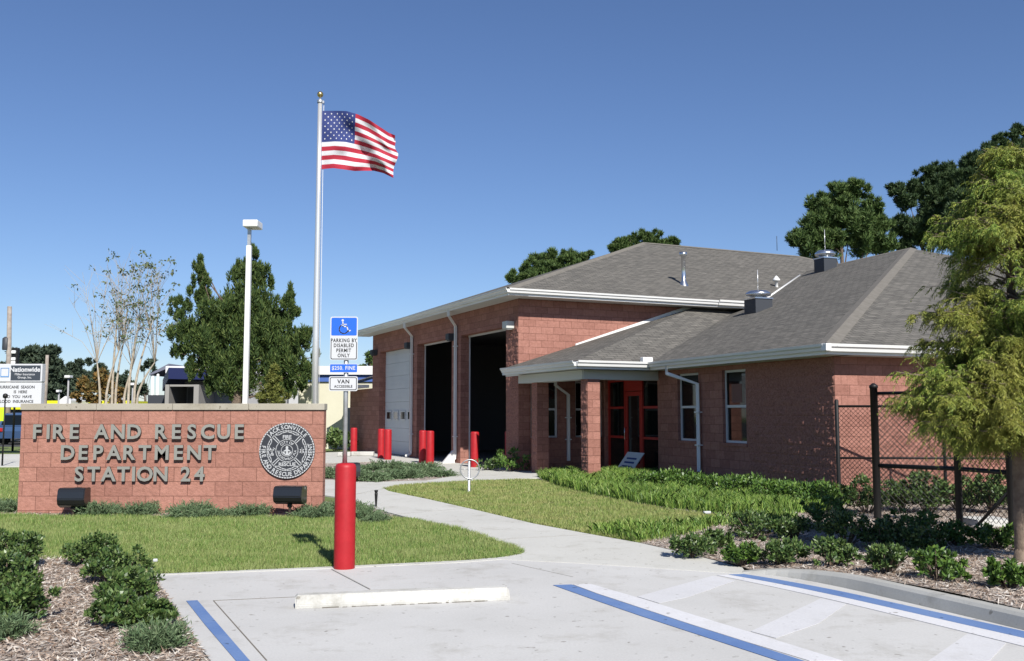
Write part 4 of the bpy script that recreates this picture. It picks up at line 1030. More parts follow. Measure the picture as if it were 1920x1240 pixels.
# ================================================================== BICYCLE RING
bk = G(879.5, 924); t = thing('bicycle_ring', 'galvanised post with a round bicycle hitch ring on the lawn', 'bicycle rack', bk)
Yb = bk.y; q = MB(); q.lathe(bk, [(.075, .0), (.06, .02), (.028, .05), (.028, at(879, 865, Yb).z), (.02, at(879, 865, Yb).z+.01)], 16); q.build('post', M_GALV, t)
rc = at(881, 880, Yb-.04); rr_ = 17.5*Yb/F; q = MB(); an_ = [2*math.pi*k/36 for k in range(37)]
q.tube([rc+Vector((rr_*math.cos(a__), rr_*.12*math.cos(a__), rr_*math.sin(a__))) for a__ in an_], .013, 8, caps=False); q.tube([rc+Vector((-.02, 0, 0)), rc+Vector((-.22, -.02, 0))], .008, 6); q.build('ring', M_GALV, t)

# ================================================================== LEANING BOARD by the entrance
lbp = K0+aL*7.35-bL*.12; t = thing('leaning_board', 'white board with blue lettering leaning by the red entrance door', 'board', lbp)
d_ = aL; pA = K0+aL*7.5-bL*.14; dd = (aL*.55+UP*-.35).normalized()
kk = (UP*.62-aL*-.0-bL*.35).normalized()
u_ = aL.copy(); k_ = (UP*.78+bL*.42).normalized(); nn = u_.cross(k_).normalized()
if nn.x > 0: nn = -nn
Ob = K0+aL*7.85-bL*.50
q = MB(); sh = (UP*.60-aL*.42+bL*.22)
c4 = [Ob, Ob+aL*.95, Ob+aL*.95+sh*1.05, Ob+sh*1.05]; nn = (c4[1]-c4[0]).cross(c4[3]-c4[0]).normalized(); nn = nn if nn.x < 0 else -nn
q.add(c4+[p_+nn*.02 for p_ in c4], [(0, 1, 2, 3), (7, 6, 5, 4), (0, 4, 5, 1), (1, 5, 6, 2), (2, 6, 7, 3), (3, 7, 4, 0)]); q.build('panel', mat('board_white', (.55, .6, .7), .6), t)
q = MB()
put_text(q, 'NOTICE', (c4[0]+c4[2])/2+nn*.022, sh.normalized(), -aL, nn, .22, ext=.001, off=.004) if False else None
for i in range(4):
    s_ = .22+i*.17; m0 = c4[0].lerp(c4[3], s_).lerp(c4[1].lerp(c4[2], s_), .2)+nn*.021; m1 = c4[0].lerp(c4[3], s_).lerp(c4[1].lerp(c4[2], s_), .8)+nn*.021
    dd_ = (m1-m0).normalized(); kk_ = nn.cross(dd_)
    q.gbox(m0, dd_, kk_, nn, 0, (m1-m0).length, -.025, .025, 0, .002)
q.build('blue_text_lines', mat('board_blue', (.03, .06, .25), .6), t)

# ================================================================== CHAIN LINK FENCES
def chain(mb, a_, c_, z0, z1, s=.062, w=.0042):
    d = (c_-a_); L = Vector((d.x, d.y, 0)).length; d = Vector((d.x, d.y, 0)).normalized(); n = Vector((-d.y, d.x, 0)); H = z1-z0
    for sg in (1, -1):
        k = -H
        while k < L:
            x_0, x_1 = k, k+H; y0, y1 = (z0, z1) if sg > 0 else (z1, z0)
            if x_0 < 0: f_ = -x_0/H; y0 = y0+(y1-y0)*f_; x_0 = 0
            if x_1 > L: f_ = (L-x_0)/(x_1-x_0); y1 = y0+(y1-y0)*f_; x_1 = L
            if x_1-x_0 > .01:
                A_ = a_+d*x_0+UP*y0; B_ = a_+d*x_1+UP*y1; mb.tube([A_+n*.002*sg, B_+n*.002*sg], w, 3, caps=False, smooth=False)
            k += s*1.414
FB = 18.05
f0 = at(1573.5, 930, FB); f0.z = 0
fence_pts = [f0, Vector((at(1774, 930, FB-.1).x, FB-.1, 0)), Vector((at(1900, 930, FB-.2).x, FB-.2, 0)), Vector((at(2060, 930, FB-.3).x, FB-.3, 0))]
fn = thing('chain_link_fence', 'black chain link fence along the sunlit end of the station', 'fence', f0)
fz = at(1573, 752, FB).z
for i, p_ in enumerate(fence_pts):
    q = MB(); q.lathe(p_, [(.038 if i == 0 else .03, -.02), (.038 if i == 0 else .03, fz+(.0 if i == 0 else -.04)), (.02, fz+.03)], 14); q.build('post', M_BLACKM, fn)
q = MB(); q.tube([p_+UP*at(1600, 762, FB).z for p_ in fence_pts], .022, 8); q.build('top_rail', M_BLACKM, fn)
q = MB(); q.tube([p_+UP*at(1600, 859, FB).z for p_ in fence_pts], .020, 8); q.build('mid_rail', M_BLACKM, fn)
q = MB()
for a__, c__ in zip(fence_pts[:-1], fence_pts[1:]): chain(q, a__, c__, .05, at(1600, 762, FB).z)
q.build('mesh', M_BLACKM, fn)
g0, g1, g2 = G(1646, 975), G(1800, 988), G(1899, 1003)
gz = at(1646, 724, g0.y).z
gt = thing('chain_link_gate', 'black chain link gate with diagonal braces beside the feathery tree', 'gate', g0)
def hline(p_, z_): return Vector((p_.x, p_.y, z_))
for p_, r_, zt2 in ((g0, .058, gz), (g1, .050, gz-.25), (g2, .050, gz-.1)):
    q = MB(); q.lathe(Vector((p_.x, p_.y, hz(p_)-.1)), [(r_, 0), (r_, zt2+.05), (r_*1.15, zt2+.05), (r_*1.15, zt2+.09), (r_*.3, zt2+.13)], 16); q.build('post', M_BLACKM, gt)
zr = at(1670, 738, g0.y).z; zl = at(1670, 873, g0.y).z
for z_ in (zr, zl):
    q = MB(); q.tube([hline(g0, z_), hline(g1, z_), hline(g2, z_)], .026 if z_ == zr else .034, 8); q.build('rail', M_BLACKM, gt)
q = MB(); q.tube([at(1823, 996, g1.y-.25), hline(g2, at(1895, 918, g2.y).z)], .024, 8); q.build('brace', M_BLACKM, gt); q = MB(); q.tube([at(1852, 812, g1.y-.4), hline(g2, at(1893, 856, g2.y).z)], .022, 8); q.build('brace', M_BLACKM, gt)
q = MB(); chain(q, hline(g0, 0), hline(g1, 0), .12, zr, .07, .0048); chain(q, hline(g1, 0), hline(g2, 0), .12, zr, .07, .0048); q.build('mesh', M_BLACKM, gt)
q = MB(); c_ = G(1868, 992); q.box((c_.x, c_.y+.3, hz(c_)+.05), (.55, .5, .12), .1, bev=.015); tag(q.build('concrete_pad', M_STOP), 'white concrete pad on the ground behind the gate', 'pad')

# ================================================================== PLANTS
def foliage_clumps(cl, n_per, L, Wd, up=.3, shell=.6, droop=0., zs=.8):
    """cl (K,4): x,y,z,r. leaves around each clump, pointing outwards"""
    cl = np.asarray(cl); K = len(cl); n = K*n_per; idx = np.repeat(np.arange(K), n_per)
    d = rand_unit(n); rad = cl[idx, 3]*(shell+(1-shell)*rng.uniform(0, 1, n)**.5)*rng.uniform(.55, 1.12, n)
    c = cl[idx, :3]+d*rad[:, None]*np.array([1, 1, zs])
    dirs = d+rand_unit(n)*.55+np.array([0, 0, up-droop])
    return leaf_verts(c, dirs, L*rng.uniform(.6, 1.4, n), Wd*rng.uniform(.7, 1.3, n))
def branches(mb, base, tips, r0, r1=.02, bend=.12, seg=6):
    for tp in tips:
        base_ = Vector(base); tp = Vector(tp); mid = base_.lerp(tp, .5)+Vector((random.uniform(-1, 1), random.uniform(-1, 1), random.uniform(-.2, 1)))*bend*(tp-base_).length
        mb.tube([base_, base_.lerp(mid, .5)*.5+base_.lerp(mid, .55)*.5, mid, tp], [r0, r0*.8, r0*.55, r1], seg, caps=False)
def blob_tree(name, label, cat, Y, blobs, basepx, m, leaf, n_sub, n_leaf, sub_r=.34, bark=None, group=None, up=.3, trunk_r=.22, depth=1., base_z=0., droop=0., bm_seg=7, zs=.8):
    k = Y/F; b0 = at(basepx, 700, Y); b0.z = base_z
    t = thing(name, label, cat, b0, group); cl = []; tips = []
    for (px, py, r) in blobs:
        c = at(px, py, Y); rw = r*k; tips.append(c+Vector((0, random.uniform(-.4, .4)*rw, -.1*rw)))
        ns = max(5, int(n_sub*rw**1.9*(.34/sub_r)**2))
        for _ in range(ns):
            d = rand_unit(1)[0]; rr = rw*random.random()**.45*.92
            cl.append((c.x+d[0]*rr, c.y+d[1]*rr*depth, c.z+d[2]*rr*.95, max(.12, (.5*rw+.5*min(rw, 1.))*sub_r*random.uniform(.8, 1.35))))
    V, Fq = foliage_clumps(cl, n_leaf, leaf[0], leaf[1], up=up, droop=droop, zs=zs)
    fast_mesh('crown', V, Fq, m, t)
    q = MB(); topz = max(tp.z for tp in tips); low = min(tp.z for tp in tips)
    cx_ = sum(tp.x for tp in tips)/len(tips); top = Vector((cx_, Y, lerp(low, topz, .75)))
    q.tube([b0, b0.lerp(top, .35), b0.lerp(top, .7), top], [trunk_r, trunk_r*.8, trunk_r*.5, trunk_r*.15], bm_seg+2, caps=False)
    for tp in tips:
        f_ = random.uniform(.35, .8); s_ = b0.lerp(top, f_)
        if s_.z > tp.z: s_ = b0.lerp(top, max(.15, (tp.z-b0.z)/(top.z-b0.z+.01)*.8))
        branches(q, s_, [tp], trunk_r*.22, .02, .06, 5)
    q.build('trunk', bark or M_BARK, t, uv=False); return t
# cedar mass behind the flagpole lamp
blob_tree('cedar_tree', 'large dark green cedar with several tops behind the white lamp pole', 'tree', 45.,
    [(375, 500, 12), (378, 525, 18), (372, 560, 26), (335, 580, 22), (345, 620, 32), (385, 640, 42), (400, 590, 34), (335, 660, 20), (365, 690, 22), (480, 478, 12), (470, 500, 20), (450, 515, 26), (490, 520, 26), (465, 560, 42), (430, 600, 40), (500, 580, 32), (470, 640, 55),
     (420, 690, 35), (450, 715, 35), (545, 545, 11), (540, 570, 18), (525, 610, 28), (555, 640, 30), (540, 680, 40), (575, 625, 13), (510, 710, 34), (570, 700, 26), (400, 720, 22), (545, 725, 24), (590, 668, 12), (376, 488, 8), (376, 510, 13), (473, 470, 8), (545, 550, 9), (545, 585, 20), (430, 585, 42), (400, 650, 46), (480, 610, 48), (520, 660, 42), (440, 690, 50)],
    440, M_CEDAR, (.22, .05), 18, 90, .20, up=1.2, zs=2.1, trunk_r=.3, group='trees behind the lettered wall')
blob_tree('yellow_green_conifer', 'small yellowish green conical conifer right of the lamp pole', 'tree', 38.,
    [(513, 692, 8), (510, 706, 14), (512, 722, 20), (508, 742, 26), (522, 748, 20), (490, 748, 16)], 511, M_YCON, (.16, .04), 60, 80, .32, trunk_r=.08, group='trees behind the lettered wall')
blob_tree('autumn_tree', 'orange brown bushy tree behind the bare multi stemmed tree', 'tree', 52.,
    [(165, 722, 22), (190, 712, 22), (205, 730, 20), (175, 745, 28), (145, 742, 14), (215, 748, 18), (225, 738, 10)], 180, M_ORANGE, (.22, .1), 22, 60, .32, trunk_r=.12, group='trees behind the lettered wall')
# pines at far left
blob_tree('pine_tree', 'tall dark pine wood edge behind the insurance sign', 'tree', 95., [(35, 668, 20), (60, 672, 24), (90, 668, 22), (110, 690, 18), (70, 700, 34), (110, 715, 28), (15, 690, 20), (95, 740, 30), (30, 720, 30), (100, 660, 12)], 75, M_FAR, (.5, .2), 20, 60, .32, trunk_r=.3, group='far trees at left')
blob_tree('pine_tree', 'rounded dark tree left of the bare multi stemmed tree', 'tree', 105., [(140, 690, 14), (150, 682, 12), (128, 705, 14), (150, 705, 18), (135, 730, 20), (165, 715, 16)], 145, M_FAR, (.5, .2), 18, 60, .32, trunk_r=.25, group='far trees at left')
blob_tree('pine_tree', 'dark pine just seen through the thin pale stems', 'tree', 110., [(170, 678, 10), (185, 690, 13), (175, 702, 12), (200, 712, 18), (225, 716, 18), (240, 735, 20), (235, 705, 9)], 195, M_FAR, (.5, .2), 18, 60, .32, trunk_r=.2, group='far trees at left')
blob_tree('pine_tree', 'small dark pine above the left end of the canopy building', 'tree', 100., [(285, 682, 12), (270, 690, 8), (285, 700, 10), (262, 730, 15), (245, 740, 14)], 278, M_FAR, (.45, .16), 18, 60, .32, trunk_r=.15, group='far trees at left')
blob_tree('broadleaf_tree', 'green tree peeking over the cream building beside the garage eave', 'tree', 62., [(686, 678, 12), (700, 668, 14), (710, 688, 18), (678, 690, 7)], 700, M_PINE, (.3, .12), 24, 70, .32, trunk_r=.15, group='trees behind the station')
# trees behind the station roof
PG = 'trees behind the station'
def pine(label, Y, blobs, base, m=M_PINE, n=34, nl=105, leaf=(.34, .055)):
    blob_tree('pine_tree', label, 'tree', Y, blobs, base, m, leaf, n, nl, .28, up=.75, trunk_r=.26, group=PG)
pine('low rounded green pine top left of the main ridge', 62., [(965, 520, 16), (985, 508, 20), (1010, 495, 22), (1040, 490, 24), (1068, 488, 22), (1092, 485, 16), (1040, 520, 30), (1080, 510, 26), (1000, 530, 25), (1104, 478, 8)], 1040, nl=150)
pine('rounded green pine top just over the peak of the main ridge', 64., [(1158, 462, 16), (1180, 448, 16), (1205, 444, 16), (1230, 446, 15), (1255, 452, 14), (1270, 458, 10), (1200, 470, 26), (1240, 470, 22), (1150, 470, 12)], 1210, nl=150)
pine('broad round pine above the right rooftop fan', 58., [(1535, 385, 24), (1570, 365, 28), (1605, 360, 26), (1635, 390, 24), (1560, 400, 36), (1600, 410, 40), (1535, 425, 34), (1500, 450, 24), (1650, 420, 24), (1620, 450, 36), (1560, 455, 34), (1500, 440, 18), (1525, 465, 30), (1660, 460, 24)], 1590)
pine('tall dark pine between the round pine and the feathery tree', 60., [(1735, 325, 18), (1760, 318, 16), (1790, 325, 22), (1720, 350, 20), (1685, 360, 18), (1700, 375, 22), (1745, 365, 28), (1780, 360, 30), (1750, 400, 26), (1790, 400, 28), (1690, 425, 24), (1720, 440, 22), (1760, 440, 24), (1700, 460, 20), (1670, 355, 10), (1760, 400, 40), (1730, 430, 36), (1800, 440, 40), (1770, 345, 30)], 1745, M_PINED, n=40)
pine('dark pine in the upper right corner behind the feathery tree', 56., [(1880, 265, 16), (1900, 255, 14), (1925, 245, 18), (1915, 285, 26), (1860, 290, 24), (1830, 305, 26), (1810, 330, 22), (1870, 330, 34), (1850, 370, 36), (1900, 380, 36), (1840, 430, 34), (1900, 440, 34), (1945, 330, 34), (1865, 262, 8), (1908, 240, 7), (1895, 300, 34), (1920, 290, 30), (1850, 320, 28), (1820, 370, 36), (1800, 410, 34), (1870, 400, 44), (1835, 350, 30)], 1880, M_PINED, n=44)
blob_tree('pine_tree', 'pine behind the crown of the feathery tree at the right edge', 'tree', 66., [(1980, 300, 40), (2010, 360, 50), (1960, 400, 45), (2000, 440, 50)], 1990, M_PINED, (.34, .05), 14, 110, .26, up=.5, trunk_r=.25, group=PG)

# bare multi-stem tree
BY = 34.; bb = at(215, 760, BY); bb.z = 0
t = thing('bare_tree', 'thin pale multi stemmed tree with few leaves above the lettered wall', 'tree', bb, 'trees behind the lettered wall')
stems = [(188, 182, 640), (198, 222, 620), (210, 220, 560), (216, 232, 600), (240, 262, 560), (232, 248, 650), (250, 282, 580), (255, 290, 640)]
q = MB(); tips = []
for bx, tx, ty in stems:
    p0 = at(bx, 757, BY+random.uniform(-.4, .4)); p0.z = 0; p2 = at(tx, ty+40, p0.y)
    sp_ = [at(bx+(tx-bx)*f_**1.6, 757+(ty+40-757)*f_, p0.y) for f_ in (.2, .4, .6, .8, 1.)]
    q.tube([p0]+sp_, [.05, .046, .04, .034, .028, .022], 7, caps=False)
    for _ in range(13):
        hx_ = tx+random.gauss(0, 30)*1.15; hy_ = random.uniform(497, 650); e_ = at(min(max(hx_-8, 118), 300), hy_, BY+random.uniform(-1.4, 1.4))
        md = p2.lerp(e_, .45)+UP*.25
        q.tube([p2, md, e_], [.012, .008, .004], 4, caps=False); tips.append(e_)
        for _k in range(3):
            e2 = e_+Vector((random.uniform(-.6, .6), random.uniform(-.4, .4), random.uniform(-.1, .7))); q.tube([md.lerp(e_, random.uniform(.3, .9)), e2], [.007, .003], 3, caps=False); tips.append(e2)
q.build('trunk', M_BARKP, t, uv=False)
cl = []
for e_ in tips:
    if random.random() < .28 or (e_.x > at(262, 600, BY).x and random.random() < .6):
        cl.append((e_.x, e_.y, e_.z, .17))
V, Fq = foliage_clumps(cl, 7, .12, .065, up=-.3); fast_mesh('crown', V, Fq, M_CRAPE, t)

# shrubs -----------------------------------------------------------------------------------------
def shrub_mesh(rad, h, nl, leaf, name, m, kk=26, loc=(0, 0, 0), spiky=False):
    cl = []
    for _ in range(kk):
        a__ = random.uniform(0, 2*math.pi); r_ = rad*math.sqrt(random.random())*.78; z_ = h*(.22+.62*random.random()*(1-(r_/rad)**2*.6))
        cl.append((r_*math.cos(a__), r_*math.sin(a__), z_, rad*random.uniform(.22, .34)))
    for _ in range(9):
        a__ = random.uniform(0, 2*math.pi); r_ = rad*random.uniform(.5, 1.1); cl.append((r_*math.cos(a__), r_*math.sin(a__), h*random.uniform(.25, 1.12)*(1.1-.5*r_/rad), rad*random.uniform(.10, .2)))
    kk = len(cl)
    V, Fq = foliage_clumps(cl, nl//kk, leaf[0], leaf[1], up=.5 if not spiky else .2, shell=.45)
    V[:, 2] = np.maximum(V[:, 2], .01)
    return V, Fq, cl
def make_shrub(label, loc, rad, h, nl, leaf, m, group, cat='shrub', name='shrub', kk=26):
    t = thing(name, label, cat, loc, group); V, Fq, cl = shrub_mesh(rad, h, nl, leaf, name, m, kk)
    t['_org'] = (0, 0, 0)
    fast_mesh('foliage', V, Fq, m, t)
    q = MB()
    for c_ in cl[::2]: q.tube([Vector((c_[0]*.12, c_[1]*.12, -.02)), Vector((c_[0]*.5, c_[1]*.5, c_[2]*.5)), Vector(c_[:3])], [.009, .007, .003], 4, caps=False)
    q.build('stem', M_BARK, t, uv=False); return t
GR = 'low shrubs in the mulch bed behind the kerb'
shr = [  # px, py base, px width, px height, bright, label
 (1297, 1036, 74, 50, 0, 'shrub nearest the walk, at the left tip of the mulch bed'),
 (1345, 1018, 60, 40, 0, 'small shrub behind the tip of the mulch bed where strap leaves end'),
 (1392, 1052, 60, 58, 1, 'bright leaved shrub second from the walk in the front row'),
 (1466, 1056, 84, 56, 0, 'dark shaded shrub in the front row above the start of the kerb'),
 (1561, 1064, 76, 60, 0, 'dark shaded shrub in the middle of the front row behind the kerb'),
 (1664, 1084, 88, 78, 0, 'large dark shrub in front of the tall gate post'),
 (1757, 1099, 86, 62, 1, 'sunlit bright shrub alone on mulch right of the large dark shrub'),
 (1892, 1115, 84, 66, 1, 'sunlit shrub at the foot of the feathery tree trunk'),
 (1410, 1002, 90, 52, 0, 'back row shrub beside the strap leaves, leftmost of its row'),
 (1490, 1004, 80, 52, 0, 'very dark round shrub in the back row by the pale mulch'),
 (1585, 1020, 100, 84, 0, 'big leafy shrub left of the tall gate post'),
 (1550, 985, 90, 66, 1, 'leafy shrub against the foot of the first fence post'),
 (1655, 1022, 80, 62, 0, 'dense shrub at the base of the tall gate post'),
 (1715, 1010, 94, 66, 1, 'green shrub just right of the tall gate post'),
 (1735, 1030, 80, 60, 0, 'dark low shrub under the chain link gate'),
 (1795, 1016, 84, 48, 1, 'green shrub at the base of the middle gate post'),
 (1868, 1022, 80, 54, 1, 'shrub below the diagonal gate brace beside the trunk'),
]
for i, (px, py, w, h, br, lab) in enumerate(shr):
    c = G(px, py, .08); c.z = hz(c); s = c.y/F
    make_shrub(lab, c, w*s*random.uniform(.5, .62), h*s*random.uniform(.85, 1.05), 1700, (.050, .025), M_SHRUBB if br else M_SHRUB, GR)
# hedge row of leafy shrubs along the shaded wall and inside the fence
GH = 'leafy shrubs along the station wall'
hrow = [(1215, 905, 'leafy shrub by the leaning board at the entrance'), (1262, 908, 'shrub under the left window of the low wing'), (1305, 912, 'shrub at the foot of the front downspout'), (1352, 916, 'shrub under the right window of the low wing'),
        (1400, 922, 'wall shrub just right of the right window'), (1450, 928, 'wall shrub halfway between the right window and the corner'), (1500, 934, 'wall shrub second from the building corner'), (1548, 942, 'wall shrub at the building corner')]
for i, (px, py, lab) in enumerate(hrow):
    c = G(px, py+12, .02); c.z = .02; r_ = .55
    if i == 0: H0 = make_shrub(lab, c, r_, .42, 1500, (.065, .032), M_SHRUBB, GH)
    else: dup(H0, c, lab, rz=i*1.3, scale=(1, 1, 1.1+.1*math.sin(i*2.)))
GI = 'shrubs inside the chain link fence'
for i, (px, py, w, h, lab) in enumerate([(1625, 955, 90, 75, 'shrub inside the fence near the sunlit wall corner'), (1690, 960, 90, 80, 'tall shrub inside the fence, second from the wall corner'), (1740, 945, 110, 110, 'bushiest shrub behind the middle of the gate'),
        (1800, 955, 90, 90, 'shrub behind the middle gate post'), (1860, 945, 100, 110, 'tall shrub behind the diagonal braces of the gate'), (1925, 950, 90, 100, 'shrub inside the fence at the right edge of the picture')]):
    c = at(px, py, 16.2+.3*(i % 2)); c.z = .02; s = c.y/F
    if i == 0: I0 = make_shrub(lab, c, .42, .75, 1900, (.06, .034), M_SHRUB, GI)
    else: dup(I0, c, lab, rz=i*1.1, scale=(w/95, w/95, h/95))
# left foreground rows
GLf = 'shrubs of the left foreground bed'
for i, (px, py, w, h, lab) in enumerate([(28, 1065, 110, 84, 'rearmost shrub of the far left row at the frame edge'), (12, 1118, 130, 90, 'middle shrub of the far left row at the frame edge'), (22, 1168, 120, 84, 'front shrub of the far left row, dark against the mulch'),
        (172, 1058, 96, 66, 'rearmost shrub of the row beside the parking corner'), (212, 1092, 110, 74, 'second shrub from the back of the row beside the parking corner'), (238, 1132, 120, 74, 'third shrub from the back, touching the white pavement corner'),
        (235, 1172, 120, 72, 'fourth shrub of the row, just behind the grey juniper'), (288, 1172, 80, 50, 'small shrub spilling over the pavement edge beside the blue line')]):
    c = G(px, py, .02); s = c.y/F; make_shrub(lab, c, w*s*.54, h*s*.98, 3400, (.042, .023), M_SHRUB, GLf, kk=34)
def juniper(label, loc, rad, h, n, m=M_JUN, group=None, L=.045, name='juniper'):
    t = thing(name, label, 'juniper', loc, group); t['_org'] = (0, 0, 0); Vs = []; cs = []; ds = []; Ls = []
    for _ in range(n):
        a__ = random.uniform(0, 2*math.pi); r_ = rad*random.uniform(.3, 1.); el = random.uniform(.15, 1.2)
        d = np.array([math.cos(a__)*math.cos(el), math.sin(a__)*math.cos(el), math.sin(el)*h/rad*1.2]); ln = r_*.9
        st0 = np.array([math.cos(a__), math.sin(a__), 0])*rad*random.uniform(0, .35)
        k_ = 15
        for j in range(k_):
            f_ = .25+.75*j/k_; c = st0+d*ln*f_-np.array([0, 0, .12*ln*f_*f_]); cs.append(c+rng.normal(size=3)*.012); ds.append(d+rng.normal(size=3)*.5); Ls.append(L*(1.1-.4*f_))
    V, Fq = leaf_verts(np.array(cs), np.array(ds), np.array(Ls)*1.4, np.array(Ls)*.26); V[:, 2] = np.maximum(V[:, 2], .008)
    fast_mesh('foliage', V, Fq, m, t); q = MB()
    for _ in range(10):
        a__ = random.uniform(0, 6.28); q.tube([Vector((0, 0, -.01)), Vector((math.cos(a__)*rad*.5, math.sin(a__)*rad*.5, h*.3))], [.01, .004], 4, caps=False)
    q.build('stem', M_BARK, t, uv=False); return t
juniper('grey green feathery juniper at the front of the left bed', G(290, 1215, .02), .27, .25, 420, group=GLf)
juniper('grey green juniper cut by the left frame edge', G(2, 1195, .02), .26, .25, 320, group=GLf)
JG = 'low junipers in front of the lettered wall'
jp = [(-10, 952, 1.2, 'juniper beyond the left end of the lettered wall'), (30, 950, 1.3, 'juniper at the left corner of the lettered wall'), (185, 958, 1.1, 'juniper right beside the left floodlight'), (262, 958, 1.2, 'juniper below the word STATION, left of centre'),
      (360, 962, 1.2, 'juniper under the figure 24'), (425, 961, .9, 'small juniper right of the figure 24'), (470, 960, 1.1, 'juniper left of the right floodlight'), (590, 962, 1.2, 'juniper at the right corner of the lettered wall'),
      (680, 966, 1.0, 'juniper between the bollard and the walk'), (655, 950, 1.0, 'juniper behind the big red bollard'), (706, 972, .8, 'juniper at the foot of the path light'), (620, 953, .9, 'small juniper between wall corner and bollard')]
J0 = None
for i, (px, py, s_, lab) in enumerate(jp):
    c = G(px, max(py+8, 966) if 36 < px < 606 else py+8, .014)
    if J0 is None: J0 = juniper(lab, c, .42, .20, 260, group=JG, L=.055)
    else: dup(J0, c, lab, rz=i*1.7, scale=(s_, s_*.8, s_*random.uniform(1.1, 1.7)))
JG2 = 'junipers of the island bed before the garage'
J1 = None; names = ['left', 'middle', 'right']
isl = [(645, 890, 'juniper by the rear floodlight'), (665, 897, 'front juniper beside the rear floodlight'), (690, 902, 'frontmost juniper left of the island centre'), (690, 882, 'rear juniper left of the island centre'), (720, 898, 'front juniper in the middle of the island'), (725, 880, 'rear juniper in the middle of the island'),
       (755, 896, 'front juniper right of the island centre'), (760, 881, 'rear juniper right of the island centre'), (788, 892, 'front juniper near the right tip of the island'), (792, 883, 'rear juniper near the right tip of the island'), (818, 893, 'juniper at the right tip of the island'), (625, 896, 'juniper between the lettered wall and the red bollard')]
for i, (px, py, lab) in enumerate(isl):
    c = G(px, py, .014)
    if J1 is None: J1 = juniper(lab, c, .75, .34, 260, group=JG2, L=.10)
    else: dup(J1, c, lab, rz=i*2.1, scale=(1, 1, random.uniform(.8, 1.2)))
make_shrub('dark shrub against the cream building', at(630, 845, 43.), .8, 1.1, 900, (.2, .12), M_SHRUB, None)
make_shrub('small leafy plant at the sunlit garage corner', G(962, 884, .02), .55, .75, 700, (.10, .05), M_SHRUBB, None)
make_shrub('low plant in shade beside the near bay bollard', G(915, 882, .02), .4, .4, 400, (.10, .05), M_SHRUB, None)

# ---------------------------------------------------------------- feathery cypress at right
TY = 10.35; tb = G(1918, 1066); tb.z = hz(tb)-.03
ct = thing('bald_cypress', 'feathery yellow green cypress with drooping sprays at the right edge', 'tree', tb)
q = MB(); tt = Vector((tb.x+.05, TY, 4.5)); trunk_pts = [tb, tb+Vector((.01, 0, 1.2)), tb+Vector((.03, .02, 2.3)), tb+Vector((.0, .0, 3.6)), tt]
q.lathe(tb-UP*.03, [(.125, 0), (.09, .08), (.075, .2)], 14); q.tube(trunk_pts, [.078, .068, .055, .038, .012], 14, caps=False)
# crown target outline (left edge px by py)
edge = [(285, 1893), (320, 1868), (350, 1840), (385, 1795), (425, 1752), (470, 1738), (520, 1755), (560, 1735), (600, 1712), (640, 1740), (670, 1690), (730, 1685), (780, 1662), (805, 1700), (840, 1790), (860, 1850)]
def left_edge(py):
    if py <= edge[0][0]: return edge[0][1]
    for (y0, x0_), (y1, x1_) in zip(edge[:-1], edge[1:]):
        if y0 <= py <= y1: return lerp(x0_, x1_, (py-y0)/(y1-y0))
    return 1880
cs, ds, Ls, Ws = [], [], [], []
def spray(p_, dr_, ln, k_=12, L0=.050):
    dr_ = dr_.normalized(); sd = np.array(dr_.cross(UP).normalized()); d0 = np.array(dr_)
    for m_ in range(k_):
        t__ = (m_+1)/k_; c_ = np.array(p_)+d0*ln*t__*.9+np.array([0, 0, -1.])*ln*t__*t__*.75
        tg = d0*.9+np.array([0, 0, -1.5])*t__; tg /= np.linalg.norm(tg)
        for sg in (-1, 1):
            d_l = tg*.6+sd*sg*.75+rng.normal(size=3)*.25; d_l[2] -= .45; d_l /= np.linalg.norm(d_l)
            L_ = L0*(1.2-.5*t__); cs.append(c_+d_l*L_*.5); ds.append(d_l); Ls.append(L_); Ws.append(.0078)
for i in range(340):
    py = random.uniform(290, 835) if i % 3 else random.uniform(600, 835); zc_ = at(1900, py, TY).z; reach = (1905-left_edge(py))*TY/F
    an = random.uniform(0, 2*math.pi); rr = reach*random.uniform(.6, 1.03)*(.85+.22*math.sin(an*3+zc_*2.2))
    z0_ = max(zc_-random.uniform(0, .3)-rr*.1, 1.2); s0_ = Vector((tb.x, TY, z0_)); tip = Vector((tb.x+math.cos(an)*rr, TY+math.sin(an)*rr, zc_))
    md = s0_.lerp(tip, .5)+UP*(.1+.05*rr)
    q.tube([s0_, md, tip], [.012+.005*rr, .008, .003], 5, caps=False)
    nsp = int(8+13*rr)
    for j in range(nsp):
        f_ = random.uniform(.22, 1.04)**.7; p_ = (s0_.lerp(md, f_*2) if f_ < .5 else md.lerp(tip, f_*2-1))
        twd = Vector((math.cos(an)*.8+random.gauss(0, .8), math.sin(an)*.8+random.gauss(0, .8), random.uniform(-.25, .45))).normalized()
        tl_ = random.uniform(.08, .30); e_ = p_+twd*tl_
        q.tube([p_, e_], [.004, .002], 3, caps=False)
        for w_i in range(4):
            spray(p_.lerp(e_, random.uniform(.3, 1.)), twd+Vector((random.gauss(0, .6), random.gauss(0, .6), random.gauss(0, .3))), random.uniform(.09, .19))
q.build('trunk', mat('cypress_bark', (.2, .15, .11), .9, var=((.15, .11, .085), (.27, .21, .16)), var_scale=12, bump=(40, .5, .01)), ct, uv=False)
V, Fq = leaf_verts(np.array(cs), np.array(ds), np.array(Ls), np.array(Ws)); fast_mesh('crown', V, Fq, M_CYP, ct); print('cypress leaves', len(cs))

